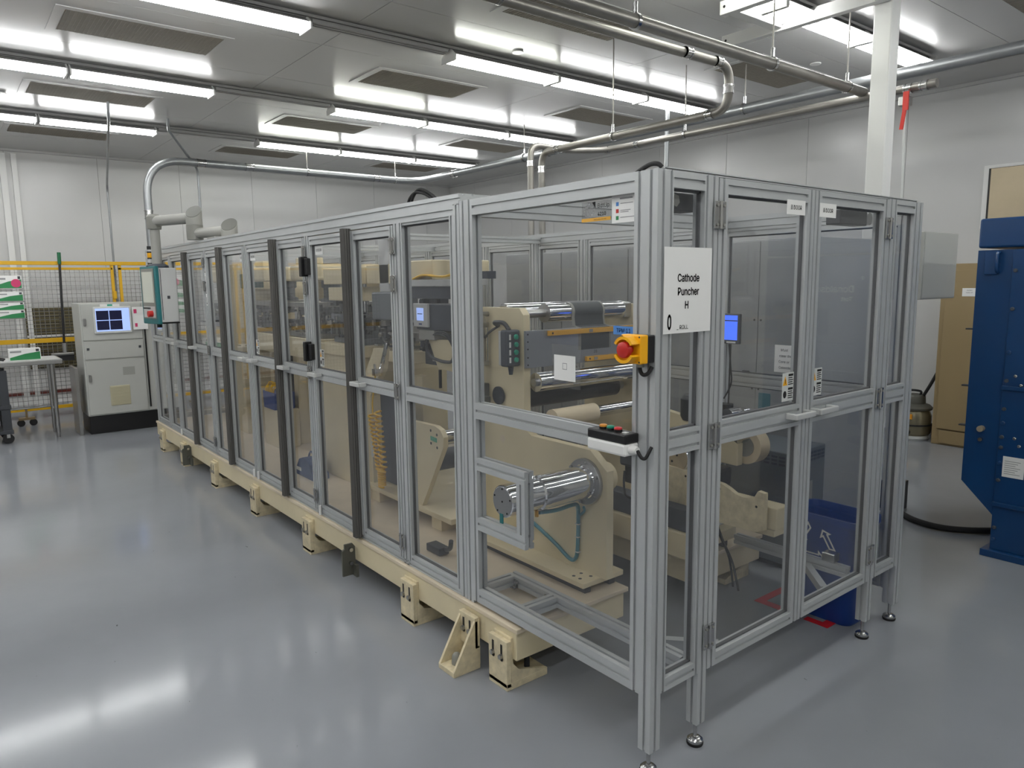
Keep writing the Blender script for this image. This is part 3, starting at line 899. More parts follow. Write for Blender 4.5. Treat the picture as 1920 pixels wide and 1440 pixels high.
# motor between the plates
mo = MB().box(-.78, -.70, .66, .76, .78, .88, .012).build('brake_motor', 'dark_grey', UW)
m = MB(); m.box(-.765, -.715, .68, .73, .70, .78, .006); m.build('motor_neck', 'black', mo)
MB().tube([(-.745, .66, .76), (-.74, .65, .71), (-.72, .64, .66), (-.69, .66, .64)], .005, 6, 5).build('motor_cable', 'rubber', mo, True)
MB().box(-.73, -.65, .70, .80, .55, .63, .006).build('gear_box', 'slate', UW)
# cream beams, slate beam and cradle plate at the back
MB().box(-1.62, -.60, .95, 1.05, .30, .425, .006).build('lower_beam', 'cream', UW)
MB().box(-1.62, -.60, .97, 1.05, .427, .53, .003).build('slate_beam', 'slate', UW)
cr = [(-.31, .50), (-.31, .668), (-.345, .672), (-.36, .645), (-.385, .632), (-.42, .628), (-.46, .634), (-.49, .65), (-.53, .665), (-.60, .672), (-.80, .69), (-1.0, .70), (-1.0, .50), (-.56, .478), (-.355, .482)]
ck = MB().prism(cr, 'y', 1.085, 1.11).build('cradle_plate', 'cream_worn', UW)
k = MB()
for (a, b) in ((-.35, .60), (-.545, .64), (-.74, .66)): k.cyl((a, 1.0845, b), (a, 1.086, b), .006, 8)
k.build('plate_hole', 'ink', ck)
MB().box(-.66, -.27, 1.12, 1.22, .50, .60, .006).build('cradle_block', 'cream', UW)
MB().box(-.9, -.28, 1.12, 1.30, .47, .498).build('cradle_shelf', 'cream', UW)
MB().box(-1.5, -.66, 1.1, 1.4, .30, .36, .004).build('rear_base_plate', 'cream', UW)
m = MB()
for a in (1.13, 1.32): m.box(-1.5, -.68, a, a + .035, .262, .30)
m.build('rear_slide_rail', 'dark_grey', UW)
m = MB(); m.tube([(-.60, 1.12, .47), (-.57, 1.13, .40), (-.52, 1.14, .30), (-.50, 1.15, .16)], .005, 6, 5); m.tube([(-.585, 1.12, .47), (-.55, 1.13, .38), (-.50, 1.14, .28), (-.47, 1.15, .15)], .005, 6, 5)
m.build('loose_wires', 'rubber', UW, True)
# paper roll with hub, drive motor, mast and monitor at the rear of the unwinder
m = MB(); m.ring((-.60, 1.36, .79), (-.60, 1.44, .79), .088, .05, 40)
tr = m.build('tape_roll', 'tape_roll', UW, True)
MB().cyl((-.60, 1.352, .79), (-.60, 1.43, .79), .05, 30).build('roll_hub', 'arm_cap', tr, True)
MB().cyl((-.60, 1.30, .84), (-.60, 1.37, .84), .028, 20).build('hub_arm', 'chrome', tr, True)
MB().box(-.72, -.60, 1.30, 1.345, .70, .86, .004).build('roll_bracket', 'cream', UW)
MB().box(-.73, -.62, 1.18, 1.30, .60, .70, .02).build('gear_motor', 'black', UW)
MB().box(-.72, -.65, 1.27, 1.33, .92, 1.0, .004).build('drive_box', 'black', UW)
MB().cyl((-.61, 1.22, .955), (-.61, 1.30, .955), .036, 24).build('drive_roller', 'chrome', UW, True)
MB().lathe([(.036, 0), (.03, -.002)], (-.61, 1.22, .955), 'y', 24).build('drive_roller_cap', 'dark_grey', UW, True)
m = MB(); m.box(-.57, -.52, 1.30, 1.32, .95, .99); m.build('drive_plate', 'chrome', UW)
MB().lathe([(.045, -.06), (.055, -.04), (.055, .05), (.04, .07)], (-.88, 1.3, .95), 'z', 18).build('camera_pod', 'dark_grey', UW, True)
prof('mast', -.765, -.72, 1.335, 1.38, .36, 1.42, 'z', UW)
mn = MB().box(-.735, -.61, 1.30, 1.318, 1.293, 1.438, .005).build('monitor', 'dark_grey', UW)
MB().box(-.728, -.622, 1.2985, 1.2995, 1.312, 1.43).build('screen', 'screen_blue', mn)
MB().box(-.728, -.622, 1.2978, 1.2985, 1.402, 1.407).build('screen_bar', 'screen_dark', mn)
MB().box(-.68, -.63, 1.2978, 1.2995, 1.297, 1.305).build('monitor_badge', 'silver_label', mn)
MB().box(-.75, -.70, 1.318, 1.336, 1.34, 1.39).build('monitor_bracket', 'dark_grey', mn)
MB().tube([(-.68, 1.32, 1.29), (-.66, 1.31, 1.18), (-.655, 1.31, 1.10), (-.70, 1.32, 1.02)], .004, 6, 6).build('monitor_cable', 'rubber', UW, True)
MB().tube([(-.67, 1.32, 1.29), (-.665, 1.31, 1.15), (-.66, 1.30, 1.0)], .004, 6, 5).build('monitor_cable', 'rubber', UW, True)

def clutter(P, x0, x1, y0, y1, z0, z1, n, seed):
    """small die-set fittings: blocks, knobs and pins too small to tell apart"""
    R = random.Random(seed)
    for nm, mt in (('dark_fittings', 'dark_grey'), ('bright_fittings', 'steel'), ('slate_fittings', 'slate')):
        m = MB()
        for i in range(n):
            a, b, c = R.uniform(x0, x1), R.uniform(y0, y1), R.uniform(z0, z1)
            w, d, h = R.uniform(.012, .05), R.uniform(.01, .04), R.uniform(.008, .05)
            if R.random() < .3: m.cyl((a, b, c), (a, b, c + h), w * .3, 8)
            else: m.box(a - w / 2, a + w / 2, b, b + d, c, min(c + h, z1 + .03))
        m.build(nm, mt, P)['kind'] = 'stuff'

# ================================================================ GUIDE STATION (behind the front section)
GS = thing('guide_station', 'cream guide station with triangular plate and yellow coiled hoses', 'guide station', (-2.1, .6, .26))
MB().box(-2.66, -1.66, .33, 1.15, .34, .37, .003).build('base_plate', 'cream', GS)
m = MB(); m.box(-2.6, -2.5, .36, 1.1, .262, .34); m.box(-1.9, -1.8, .36, 1.1, .262, .34); m.build('base_riser', 'cream', GS)
tp = MB().prism([(-2.06, .84), (-1.815, .845), (-1.765, .83), (-1.735, .795), (-1.74, .74), (-1.97, .37), (-2.06, .37)], 'y', .345, .375).build('triangle_plate', 'cream', GS)
k = MB()
for (a, b) in ((-1.86, .815), (-1.80, .80), (-1.86, .745), (-1.80, .73)): k.cyl((a, .3445, b), (a, .346, b), .008, 10)
k.build('plate_hole', 'dark_grey', tp)
bd = MB()
for i in range(5): bd.box(-1.862 + i * .013, -1.853 + i * .013, .3438, .345, .762 - i * .001, .786 - i * .001)
bd.build('badge', 'green_button', tp)
m = MB(); m.lathe([(.04, 0), (.04, .15), (.05, .155), (.05, .17), (.035, .175), (.035, .5), (.05, .505), (.05, .52)], (-1.80, .376, .78), 'y', 30)
m.build('guide_roller', 'chrome', GS, True)
MB().cyl((-1.95, .4, .62), (-1.95, 1.1, .62), .06, 28).build('dark_roller', 'dark_grey', GS, True)
MB().prism([(-2.70, .37), (-2.57, .37), (-2.57, .92), (-2.41, 1.10), (-2.38, 1.22), (-2.50, 1.22), (-2.70, .96)], 'y', .36, .40).build('leg_plate', 'cream', GS)
MB().prism([(-2.36, .37), (-2.27, .37), (-2.27, 1.05), (-2.36, 1.05)], 'y', .55, .60).build('leg_plate', 'cream', GS)
MB().box(-2.565, -2.25, .425, .445, .38, .93).build('back_board', 'slate', GS)
def coil(p0, p1, turns, R, r):
    pts = []
    p0, p1 = Vector(p0), Vector(p1)
    N = turns * 10
    for i in range(N + 1):
        t = i / N
        p = p0.lerp(p1, t)
        a = 2 * PI * turns * t
        pts.append((p.x + R * math.cos(a), p.y + R * .8 * math.sin(a), p.z))
    return pts
for nm, P in (('coiled_hose', coil((-2.47, .31, .83), (-2.39, .31, .50), 14, .022, .004)), ('coiled_hose', coil((-2.39, .31, .86), (-2.335, .31, .50), 12, .022, .004)), ('coiled_hose', coil((-2.37, .31, .52), (-2.365, .31, .40), 9, .024, .004))):
    MB().tube(P, .0062, 6).build(nm, 'hose_yellow', GS, True)
MB().tube([(-2.44, .33, 1.06), (-2.445, .32, .98), (-2.46, .315, .90), (-2.45, .31, .83)], .0048, 6, 5).build('hose_lead', 'hose_yellow', GS, True)
MB().box(-2.53, -2.47, .33, .36, .55, .72, .004).build('valve_bank', 'grey_box', GS)
clutter(GS, -2.75, -2.42, .47, .6, 1.2, 1.36, 20, 3)
MB().box(-2.31, -2.13, .60, .66, 1.12, 1.515, .004).build('valve_plate', 'slate', GS)
clutter(GS, -2.3, -2.14, .56, .6, 1.15, 1.48, 22, 4)
# vision controller on its bracket
MB().prism([(-2.04, 1.29), (-1.74, 1.30), (-1.74, 1.125), (-1.95, 1.135)], 'y', .46, .475).build('bracket_plate', 'cream', GS)
MB().box(-1.75, -1.69, .45, .475, 1.12, 1.50, .002).build('bracket_post', 'cream', GS)
bx = MB().box(-2.13, -1.77, .44, .62, 1.345, 1.485, .003).build('controller_box', 'slate', GS)
MB().box(-2.14, -1.99, .425, .44, 1.36, 1.49, .003).build('controller_face', 'grey_box', bx)
MB().box(-2.10, -2.03, .423, .4255, 1.395, 1.465).build('controller_screen', 'screen_pale', bx)
MB().box(-2.09, -2.04, .4225, .4235, 1.43, 1.434).build('screen_line', 'screen_dark', bx)
MB().box(-2.08, -2.05, .4235, .4255, 1.372, 1.38).build('controller_key', 'ink_blue', bx)
MB().box(-2.11, -1.95, .44, .6, 1.29, 1.343, .003).build('terminal_strip', 'arm_grey', GS)
m = MB()
m.tube([(-2.02, .44, 1.29), (-2.03, .44, 1.24), (-1.99, .44, 1.20), (-1.92, .44, 1.185), (-1.85, .44, 1.18), (-1.78, .44, 1.19), (-1.76, .44, 1.25), (-1.79, .44, 1.33)], .009, 8, 6)
for i in range(3): m.tube([(-1.96, .44, 1.32), (-1.88, .43, 1.325 + i * .008), (-1.80, .43, 1.31 + i * .01), (-1.76, .44, 1.25)], .004, 6, 5)
m.build('controller_cable', 'dark_grey', GS, True)
MB().cyl((-1.915, .45, 1.13), (-1.915, .45, 1.03), .009, 10).build('sensor_probe', 'black', GS, True)
MB().box(-2.25, -1.70, .47, .54, 1.515, 1.582, .002).build('dark_beam', 'slate', GS)
MB().box(-2.27, -1.70, .46, .62, 1.585, 1.62, .002).build('cable_tray', 'grey_box', GS)
m = MB()
for i in range(4): m.tube([(-2.19, .46 + i * .012, 1.625), (-2.1, .47 + i * .01, 1.645), (-1.95, .47 + i * .01, 1.635), (-1.85, .48 + i * .012, 1.64 + i * .004), (-1.72, .5 + i * .01, 1.68)], .006, 6, 5)
m.build('yellow_cables', 'hose_yellow', GS, True)
MB().box(-2.30, -2.05, .5, .9, 1.62, 1.73, .008).build('cream_block', 'cream', GS)
m = MB(); m.box(-2.05, -1.7, .62, .68, 1.62, 1.66); m.box(-2.02, -1.96, .62, .66, 1.66, 1.84); m.build('slate_bracket', 'slate', GS)
m = MB(); m.box(-2.66, -2.54, .5, .6, 1.55, 1.87, .004); m.box(-2.50, -2.44, .52, .6, 1.55, 1.82, .004); m.build('lift_column', 'grey_box', GS)
MB().box(-2.70, -2.40, .46, .62, 1.38, 1.55, .01).build('lift_motor', 'unit_grey', GS)
MB().box(-2.83, -2.35, .5, .62, 1.60, 1.72, .004).build('cross_beam', 'cream', GS)
MB().box(-2.785, -2.35, .5, .95, 1.12, 1.19, .004).build('lower_cross_beam', 'cream', GS)
m = MB(); m.box(-2.78, -2.4, .6, .9, 1.25, 1.30); m.box(-2.78, -2.6, .5, .55, 1.34, 1.37); m.box(-2.77, -2.5, .62, .9, 1.30, 1.40); m.build('die_plates', 'brushed', GS)
m = MB(); m.box(-2.46, -2.42, .32, .36, 1.06, 1.10); m.cyl((-2.44, .33, 1.06), (-2.44, .33, 1.13), .008, 8); m.tube([(-2.43, .36, 1.08), (-2.38, .36, 1.18), (-2.36, .37, 1.26)], .012, 8, 4); m.build('regulator', 'chrome', GS, True)
m = MB(); m.tube([(-1.55, .2, .275), (-1.45, .18, .31), (-1.42, .17, .36)], .012, 8, 4); m.box(-1.62, -1.5, .15, .21, .262, .30, .004); m.build('foot_clamp', 'dark_grey', GS, True)

# ================================================================ PRESS STATIONS
def press(cx, label):
    P = thing('press_station', label, 'press', (cx, .8, .26), 0, 'press stations')
    def b(nm, x0, x1, y0, y1, z0, z1, mt, c=.003): return MB().box(cx + x0, cx + x1, y0, y1, z0, z1, c).build(nm, mt, P)
    for s in (-1, 1):
        MB().box(cx + s * .27 - .04, cx + s * .27 + .04, .64, .76, .262, 1.05, .003).build('column', 'cream', P); MB().box(cx + s * .27 - .04, cx + s * .27 + .04, 1.16, 1.28, .262, 1.05, .003).build('column', 'cream', P)
    b('bolster', -.31, .31, .45, 1.3, 1.055, 1.205, 'cream', .006)
    b('lower_die', -.25, .25, .47, 1.1, 1.21, 1.245, 'brushed'); b('die_block', -.17, .17, .5, 1.05, 1.25, 1.30, 'slate')
    b('upper_die', -.25, .25, .46, 1.1, 1.435, 1.47, 'brushed'); b('punch_block', -.15, .15, .52, 1.05, 1.37, 1.432, 'unit_grey')
    for a in (-.21, .21):
        for q in (.52, 1.02):
            MB().cyl((cx + a, q, 1.245), (cx + a, q, 1.435), .016, 14).build('guide_post', 'chrome', P, True)
    MB().lathe([(.085, 0), (.085, .02), (.06, .03), (.06, .10), (.075, .11), (.075, .165)], (cx, .72, 1.47), n=28).build('ram', 'unit_grey', P, True)
    b('void_shade_board', -.31, .31, .80, .84, .33, 1.05, 'slate')  # added dark board: its colour paints the shade of the void between columns
    b('crown', -.17, .16, .46, 1.25, 1.63, 1.75, 'cream', .02)
    k = b('crown_cap', -.09, .1, .48, .62, 1.752, 1.80, 'cream', .008)
    for s in (-1, 1):
        MB().box(cx + s * .25 - .03, cx + s * .25 + .03, 1.05, 1.25, 1.205, 1.63, .003).build('rear_column', 'cream', P)
    b('lower_shelf', -.3, .3, .66, 1.25, .26, .32, 'cream')
    m = MB()
    for i in range(4): m.box(cx - .2 + i * .1, cx - .16 + i * .1, .452, .47, 1.31, 1.34)
    m.build('sensor', 'dark_grey', P)
    clutter(P, cx - .24, cx + .24, .455, .62, 1.21, 1.43, 26, 11 + int(abs(cx) * 10))
    return P
press(-3.84, 'cream punching press in the enclosure, nearest to the viewer')
press(-4.72, 'cream punching press behind the twin door handles, second from the viewer')
press(-5.95, 'cream punching press at the far end of the enclosure')
PD = thing('pedestal_cabinet', 'tall cream pedestal cabinet carrying dark tooling, behind the black door switches', 'cabinet', (-3.13, .8, .26))
MB().box(-3.40, -2.84, .42, 1.1, .262, 1.13, .004).build('body', 'cream', PD)
MB().box(-3.43, -2.80, .40, 1.12, 1.13, 1.20, .004).build('top', 'cream', PD)
m = MB(); m.box(-3.35, -2.9, .5, 1.0, 1.202, 1.24); m.box(-3.3, -2.95, .52, .95, 1.24, 1.36); m.box(-3.34, -2.92, .48, 1.0, 1.36, 1.40); m.build('tooling', 'unit_grey', PD)
m = MB()
for i in range(5): m.box(-3.32 + i * .08, -3.28 + i * .08, .46, .5, 1.26, 1.34)
m.build('tool_block', 'dark_grey', PD)
m = MB()
for a in (-3.3, -2.96): m.cyl((a, .55, 1.40), (a, .55, 1.6), .014, 10)
m.build('guide_post', 'chrome', PD, True)
MB().box(-3.40, -2.85, .46, .9, 1.60, 1.71, .006).build('head_beam', 'cream', PD)
MB().box(-3.35, -2.9, .47, .85, 1.49, 1.58, .006).build('head_plate', 'cream', PD)
clutter(PD, -3.37, -2.88, .44, .6, 1.205, 1.46, 26, 5)
FB = thing('feed_tower', 'tall narrow cream feed tower behind the far doors of the enclosure', 'machine tower', (-5.25, .8, .26))
MB().box(-5.46, -5.16, .45, .8, .262, 1.79, .004).build('body', 'cream', FB)
MB().box(-5.155, -4.98, .47, .8, 1.46, 1.57, .004).build('side_block', 'cream', FB)
o = MB().box(-5.15, -4.96, .46, .6, 1.58, 1.70, .004).build('tool_tray', 'teal', FB)
m = MB()
for i in range(3): m.cyl((-5.12 + i * .05, .5, 1.70), (-5.12 + i * .05, .5, 1.76), .012, 8)
m.build('tray_tool', 'dark_grey', o, True)
MB().box(-5.47, -2.9, 1.28, 1.38, 1.62, 1.74, .004).build('overhead_beam', 'cream', FB)
# loose items inside
SB = thing('parts_bin', 'dark blue parts bin heaped with yellow and black cables', 'bin', (-4.52, .52, .58))
MB().prism([(-4.645, .58), (-4.40, .58), (-4.385, .72), (-4.66, .72)], 'y', .43, .60).build('bin_body', 'blue_bin', SB)
m = MB()
for i in range(7): m.tube([(-4.62 + i * .03, .44, .72), (-4.61 + i * .03, .45, .76 + .02 * (i % 3)), (-4.58 + i * .03, .5, .78 - .01 * (i % 2)), (-4.56 + i * .025, .56, .72)], .006, 6, 4)
m.build('cable_heap', 'hose_yellow', SB, True)
tag(MB().box(-4.68, -4.36, .44, .62, .262, .58, .004).build('bin_stand', 'cream', None), 'low cream box under the blue parts bin', 'box')
BG = thing('tool_bag', 'blue domed tool bag with a white label on the deck', 'bag', (-3.38, .30, .262))
pts = [(-3.53, .262), (-3.23, .262), (-3.235, .30), (-3.26, .315), (-3.29, .37), (-3.33, .395), (-3.40, .40), (-3.46, .38), (-3.50, .33), (-3.53, .30)]
MB().prism(pts, 'y', .24, .36).build('bag_body', 'blue_cloth', BG)
MB().box(-3.54, -3.43, .2385, .2398, .295, .32).build('bag_label', 'silver_label', BG)
MB().tube([(-3.43, .3, .39), (-3.40, .3, .43), (-3.36, .3, .43), (-3.33, .3, .385)], .007, 6, 5).build('bag_handle', 'blue_cloth', BG, True)

# ================================================================ SIGNS AND CONTROLS ON THE ENCLOSURE
XP, XN, YP, ZP = (1, 0, 0), (-1, 0, 0), (0, 1, 0), (0, 0, 1)
S = thing('paper_sign', 'white paper sign reading Cathode Puncher H taped to the corner of the enclosure', 'sign', (.004, .12, 1.44))
sheet(MB(), (.0035, .008, 1.44), YP, ZP, .228, .258).build('sheet', 'paper', S)
for i, (s, z) in enumerate((('Cathode', 1.607), ('Puncher', 1.566), ('H', 1.525))):
    text('lettering', s, (.0035, .122 if i < 2 else .115, z), YP, ZP, .044, 'ink', S, bold=.022, sx=.86)
text('handwriting', '0', (.0035, .034, 1.475), YP, ZP, .082, 'ink', S, bold=.03, sx=.55)
text('handwriting', '_ ROLL', (.0035, .098, 1.458), YP, ZP, .024, 'ink', S, bold=.004)
def bdoor(org, right, w, h, label):
    t = thing('door_sign', label, 'sign', org, 0, 'B DOOR signs')
    N = Vector(right).cross(Vector(ZP))
    sheet(MB(), org, right, ZP, w, h).build('sheet', 'paper', t)
    c = Vector(org) + Vector(right) * (w / 2) + Vector(ZP) * (h / 2)
    text('lettering', 'B DOOR', c, right, ZP, h * .56, 'ink', t, bold=.006, sx=.95)
bdoor((.0032, .652, 1.822), YP, .118, .05, 'B DOOR sign on the left door of the end face')
bdoor((.0032, .868, 1.822), YP, .118, .05, 'B DOOR sign on the right door of the end face')
for (x0, l) in ((-2.44, 'B DOOR sign above the black door switches on the long side'), (-3.49, 'B DOOR sign on the long side, right of the twin handles'), (-3.70, 'B DOOR sign on the long side, left of the twin handles'), (-5.22, 'B DOOR sign on the farthest door of the long side')):
    bdoor((x0, -.0072, 1.762), XP, .095, .05, l)
# warning stickers
def sticker(org, right, w, h, label):
    t = thing('warning_sticker', label, 'sticker', org, 0, 'warning stickers')
    R, U, O = Vector(right), Vector(ZP), Vector(org)
    sheet(MB(), org, right, ZP, w, h, .0004).build('sheet', 'silver_label', t)
    N = R.cross(U)
    for k, yy in enumerate((.52, .04)):
        m = MB()
        for i in range(5):
            q = O + R * (w * .52) + U * (h * (yy + .05 + i * .075)) + N * .0006
            sheet(m, q, right, ZP, w * .42 * (1 - .12 * (i % 2)), h * (.035 if i < 4 else .08), .0003)
        m.build('small_print', 'ink', t)
        p = O + R * (w * .24) + U * (h * (yy + .2)) + N * .0008
        m = MB()
        if k == 0:
            m.add([p + R * (-w * .2) - U * (h * .16), p + R * (w * .2) - U * (h * .16), p + U * (h * .18)], [(0, 1, 2)])
            m.build('warning_triangle', 'yellow', t)
            m = MB(); sheet(m, p + R * (-w * .02) - U * (h * .1) + N * .0004, right, ZP, w * .04, h * .16, .0003); m.build('bolt_mark', 'ink', t)
        else:
            n = 14
            m.add([p + R * (w * .15 * math.cos(i * 2 * PI / n)) + U * (h * .13 * math.sin(i * 2 * PI / n)) for i in range(n)], [tuple(range(n))])
            m.build('hand_mark', 'ink', t)
sticker((.0032 - .02, .70, 1.155), YP, .075, .105, 'warning sticker on the left door of the end face above its handle')
sticker((.0032 - .02, .90, 1.155), YP, .075, .105, 'warning sticker on the right door of the end face above its handle')
sticker((-2.445, -.0072, 1.145), XP, .055, .095, 'warning sticker below the lower black door switch')
sticker((-3.475, -.0072, 1.145), XP, .055, .095, 'warning sticker right of the twin handles on the long side')
sticker((-3.665, -.0072, 1.145), XP, .055, .095, 'warning sticker left of the twin handles on the long side')
t = thing('instruction_strip', 'white instruction strip with black arrows on the hinge post of the long side', 'sticker', (-4.485, YA, 1.45))
sheet(MB(), (-4.50, YA - .0004, 1.45), XP, ZP, .03, .32, .0004).build('sheet', 'paper', t)
m = MB()
for i in range(4):
    sheet(m, (-4.488, YA - .0009, 1.46 + i * .08), XP, ZP, .006, .055, .0003); sheet(m, (-4.492, YA - .0009, 1.46 + i * .08), XP, ZP, .014, .012, .0003)
m.build('arrow', 'ink', t)
# top banner on the front pane
BN = thing('banner_sticker', 'torn banner sticker with coloured squares at the top of the front pane', 'sticker', (-.19, -.001, 1.78))
sheet(MB(), (-.335, -.0006, 1.795), XP, ZP, .135, .058, .0005).build('clear_part', 'clear_sleeve', BN)
sheet(MB(), (-.20, -.0006, 1.778), XP, ZP, .115, .082, .0005).build('white_part', 'paper', BN)
sheet(MB(), (-.335, -.0012, 1.790), XP, ZP, .13, .011, .0004).build('yellow_strip', 'yellow_bar', BN)
text('small_print', 'please keep area clear', (-.25, -.0016, 1.7955), XP, ZP, .0075, 'ink', BN)
text('lettering', 'BdtUp', (-.236, -.0012, 1.838), XP, ZP, .026, 'ink', BN, bold=.0)
text('lettering', '4210', (-.243, -.0012, 1.812), XP, ZP, .021, 'ink', BN, bold=.015)
m = MB()
for (a, b) in ((-.30, .0), (-.312, .012), (-.288, .012), (-.312, -.012), (-.288, -.012), (-.30, .022), (-.30, -.022), (-.322, 0), (-.278, 0)):
    m.ring((a, -.0013, 1.823 + b), (a, -.0009, 1.823 + b), .007, .004, 12)
m.build('knot_emblem', 'ink_grey', BN)
m = MB(); m.add([(-.287, -.0013, 1.85), (-.272, -.0013, 1.852), (-.272, -.0013, 1.83)], [(0, 1, 2)]); m.build('black_corner', 'ink', BN)
for i, c in enumerate(('label_blue', 'red', 'green_box')):
    sheet(MB(), (-.182, -.0012, 1.829 - i * .021), XP, ZP, .011, .012, .0004).build('colour_square', c, BN)
    m = MB()
    sheet(m, (-.164, -.0012, 1.835 - i * .021), XP, ZP, .052 - .01 * (i == 1) + .012 * (i == 2), .0022, .0004)
    if i == 1: sheet(m, (-.164, -.0012, 1.830 - i * .021), XP, ZP, .034, .0022, .0004)
    m.build('small_print', 'ink_grey', BN)
m = MB(); sheet(m, (-.166, -.0012, 1.8485), XP, ZP, .052, .0045, .0004); m.build('small_print', 'ink_grey', BN)
# paper in a sleeve, TPM label
PS = thing('paper_sheet', 'white paper with a faint grey print in a clear sleeve on the front pane', 'paper', (-.415, -.001, 1.24))
sheet(MB(), (-.485, -.0006, 1.235), XP, ZP, .145, .15, .0004).build('sleeve', 'clear_sleeve', PS)
sheet(MB(), (-.473, -.0012, 1.26), XP, ZP, .108, .088, .0004).build('sheet', 'paper', PS)
m = MB(); m.ring((-.418, -.0018, 1.31), (-.418, -.0014, 1.31), .016, .013, 4); m.build('faint_print', 'ink_grey', PS)
TL = thing('name_label', 'blue label reading TPM 11 above the emergency stop', 'label', (-.13, -.001, 1.425))
sheet(MB(), (-.19, -.0006, 1.432), XP, ZP, .088, .027, .0004).build('tape', 'label_blue', TL)
text('lettering', 'TPM 11', (-.146, -.001, 1.4455), XP, ZP, .026, 'ink_blue', TL, bold=.005, sx=.9)
# emergency stop on the corner post
ES = thing('emergency_stop', 'yellow emergency stop box with red mushroom button on the corner post', 'emergency stop', (-.035, -.05, 1.36))
MB().box(-.078, -.002, -.052, YA, 1.358, 1.44, .003).build('back_box', 'black', ES)
MB().box(-.08, 0, -.085, -.052, 1.356, 1.442, .004).build('front_cover', 'yellow', ES)
m = MB()
n = 24
for part in ((.15, .85), (1.15, 1.85)):
    P = []
    for i in range(n + 1):
        t = PI * (part[0] + (part[1] - part[0]) * i / n)
        P.append(t)
    vs = []
    for t in P:
        for (r, yy) in ((.04, -.085), (.04, -.118), (.031, -.118), (.031, -.085)):
            vs.append((-.04 + r * math.cos(t), yy, 1.399 + r * math.sin(t)))
    fs = []
    for i in range(n):
        for k in range(4):
            fs.append((i * 4 + k, i * 4 + (k + 1) % 4, i * 4 + 4 + (k + 1) % 4, i * 4 + 4 + k))
    fs += [(0, 1, 2, 3), tuple(n * 4 + k for k in (3, 2, 1, 0))]
    m.add(vs, fs)
m.build('shroud', 'yellow', ES)
MB().lathe([(.012, -.085), (.012, -.10), (.023, -.103), (.025, -.112), (.023, -.12), (.012, -.124)], (-.04, 0, 1.399), 'y', 24).build('red_button', 'red', ES, True)
k = MB()
for (a, b) in ((-.074, 1.362), (-.006, 1.362), (-.074, 1.436), (-.006, 1.436)): k.cyl((a, -.0855, b), (a, -.084, b), .003, 8)
k.build('cover_screw', 'dark_grey', ES)
MB().tube([(-.04, -.04, 1.36), (-.042, -.04, 1.335), (-.03, -.04, 1.32), (-.015, -.035, 1.325), (-.008, -.025, 1.345)], .006, 8, 6).build('lead', 'rubber', ES, True)
MB().cyl((-.04, -.04, 1.362), (-.04, -.04, 1.342), .011, 12).build('gland', 'arm_grey', ES, True)
# push-button station on the mid rail
PBX = thing('button_station', 'black and white push-button station with three coloured buttons on the mid rail', 'control box', (-.14, -.05, 1.06))
MB().box(-.225, -.06, -.082, YA, 1.105, 1.135, .005).build('cover', 'black', PBX)
MB().box(-.225, -.06, -.084, YA, 1.066, 1.106, .008).build('housing', 'white', PBX)
for (bx, c, nm) in ((-.182, 'amber_button', 'amber_button'), (-.15, 'green_button', 'green_button'), (-.118, 'red_button', 'red_button')):
    b = MB().cyl((bx, -.052, 1.134), (bx, -.052, 1.142), .0135, 18).build('button_collar', 'black', PBX, True)
    MB().lathe([(.0125, 1.142), (.0125, 1.147), (.009, 1.149)], (bx, -.052, 0), n=18).build(nm, c, b, True)
MB().box(-.095, -.078, -.06, -.045, 1.1345, 1.137).build('white_key', 'white', PBX)
MB().cyl((-.06, -.055, 1.088), (-.035, -.055, 1.088), .016, 14, .011).build('gland', 'white', PBX, True)
MB().tube([(-.035, -.055, 1.088), (-.02, -.055, 1.07), (-.008, -.05, 1.068), (-.003, -.04, 1.085), (-.003, -.028, 1.10)], .0055, 8, 6).build('lead', 'rubber', PBX, True)
# handwritten note inside on the back face
t = thing('handwritten_note', 'white handwritten note seen through the end door', 'note', (-.6, 1.69, 1.12))
sheet(MB(), (-.66, 1.688, 1.125), XP, ZP, .13, .14, .0005).build('sheet', 'paper', t)
for i, s in enumerate(('Must', 'clear the', 'Core or', 'Calender')):
    text('handwriting', s, (-.605 + (i % 2) * .008, 1.6872, 1.24 - i * .03), XP, ZP, .025, 'ink', t)

# ================================================================ HMI PENDANT ON ITS ARM, SIGNAL TOWER
PX, PY = -5.15, -.205
HM = thing('operator_panel', 'grey and teal operator panel hanging from the jointed arm', 'control panel', (PX, PY, 1.31), math.radians(8))
HL = lambda m, nm, mt, par=HM, sm=False: m.build(nm, mt, par, sm, True)
hb = HL(MB().box(-.15, .155, -.055, .085, 0, .44, .006), 'housing', 'grey_box')
HL(MB().box(-.165, .165, -.085, -.055, -.015, .455, .008), 'front_bezel', 'teal')
hf = HL(MB().box(-.13, .13, -.09, -.085, .03, .435, .002), 'front_plate', 'arm_cap')
HL(MB().box(-.11, .11, -.0915, -.09, .16, .41), 'display', 'hmi_screen', hf)
HL(MB().box(-.12, .12, -.0915, -.09, .04, .13), 'key_field', 'grey_box', hf)
m = MB()
for i in range(5): m.cyl((-.1 + i * .03, -.0915, .115), (-.1 + i * .03, -.096, .115), .008, 8)
HL(m, 'key', 'ink', hf)
HL(MB().cyl((.06, -.0915, .07), (.06, -.125, .07), .026, 18), 'stop_button', 'red', hf, True)
HL(MB().box(.1555, .157, .0, .022, .19, .215), 'lock', 'dark_grey', hb)
HL(MB().box(-.15, .155, -.05, .085, -.012, 0), 'base_strip', 'black', hb)
HL(MB().box(.1551, .156, -.045, -.04, .02, .43), 'door_seam', 'dark_grey', hb)
HL(MB().lathe([(.085, .44), (.085, .46), (.06, .475)], (0, .0, 0), n=22), 'top_collar', 'slate', HM, True)
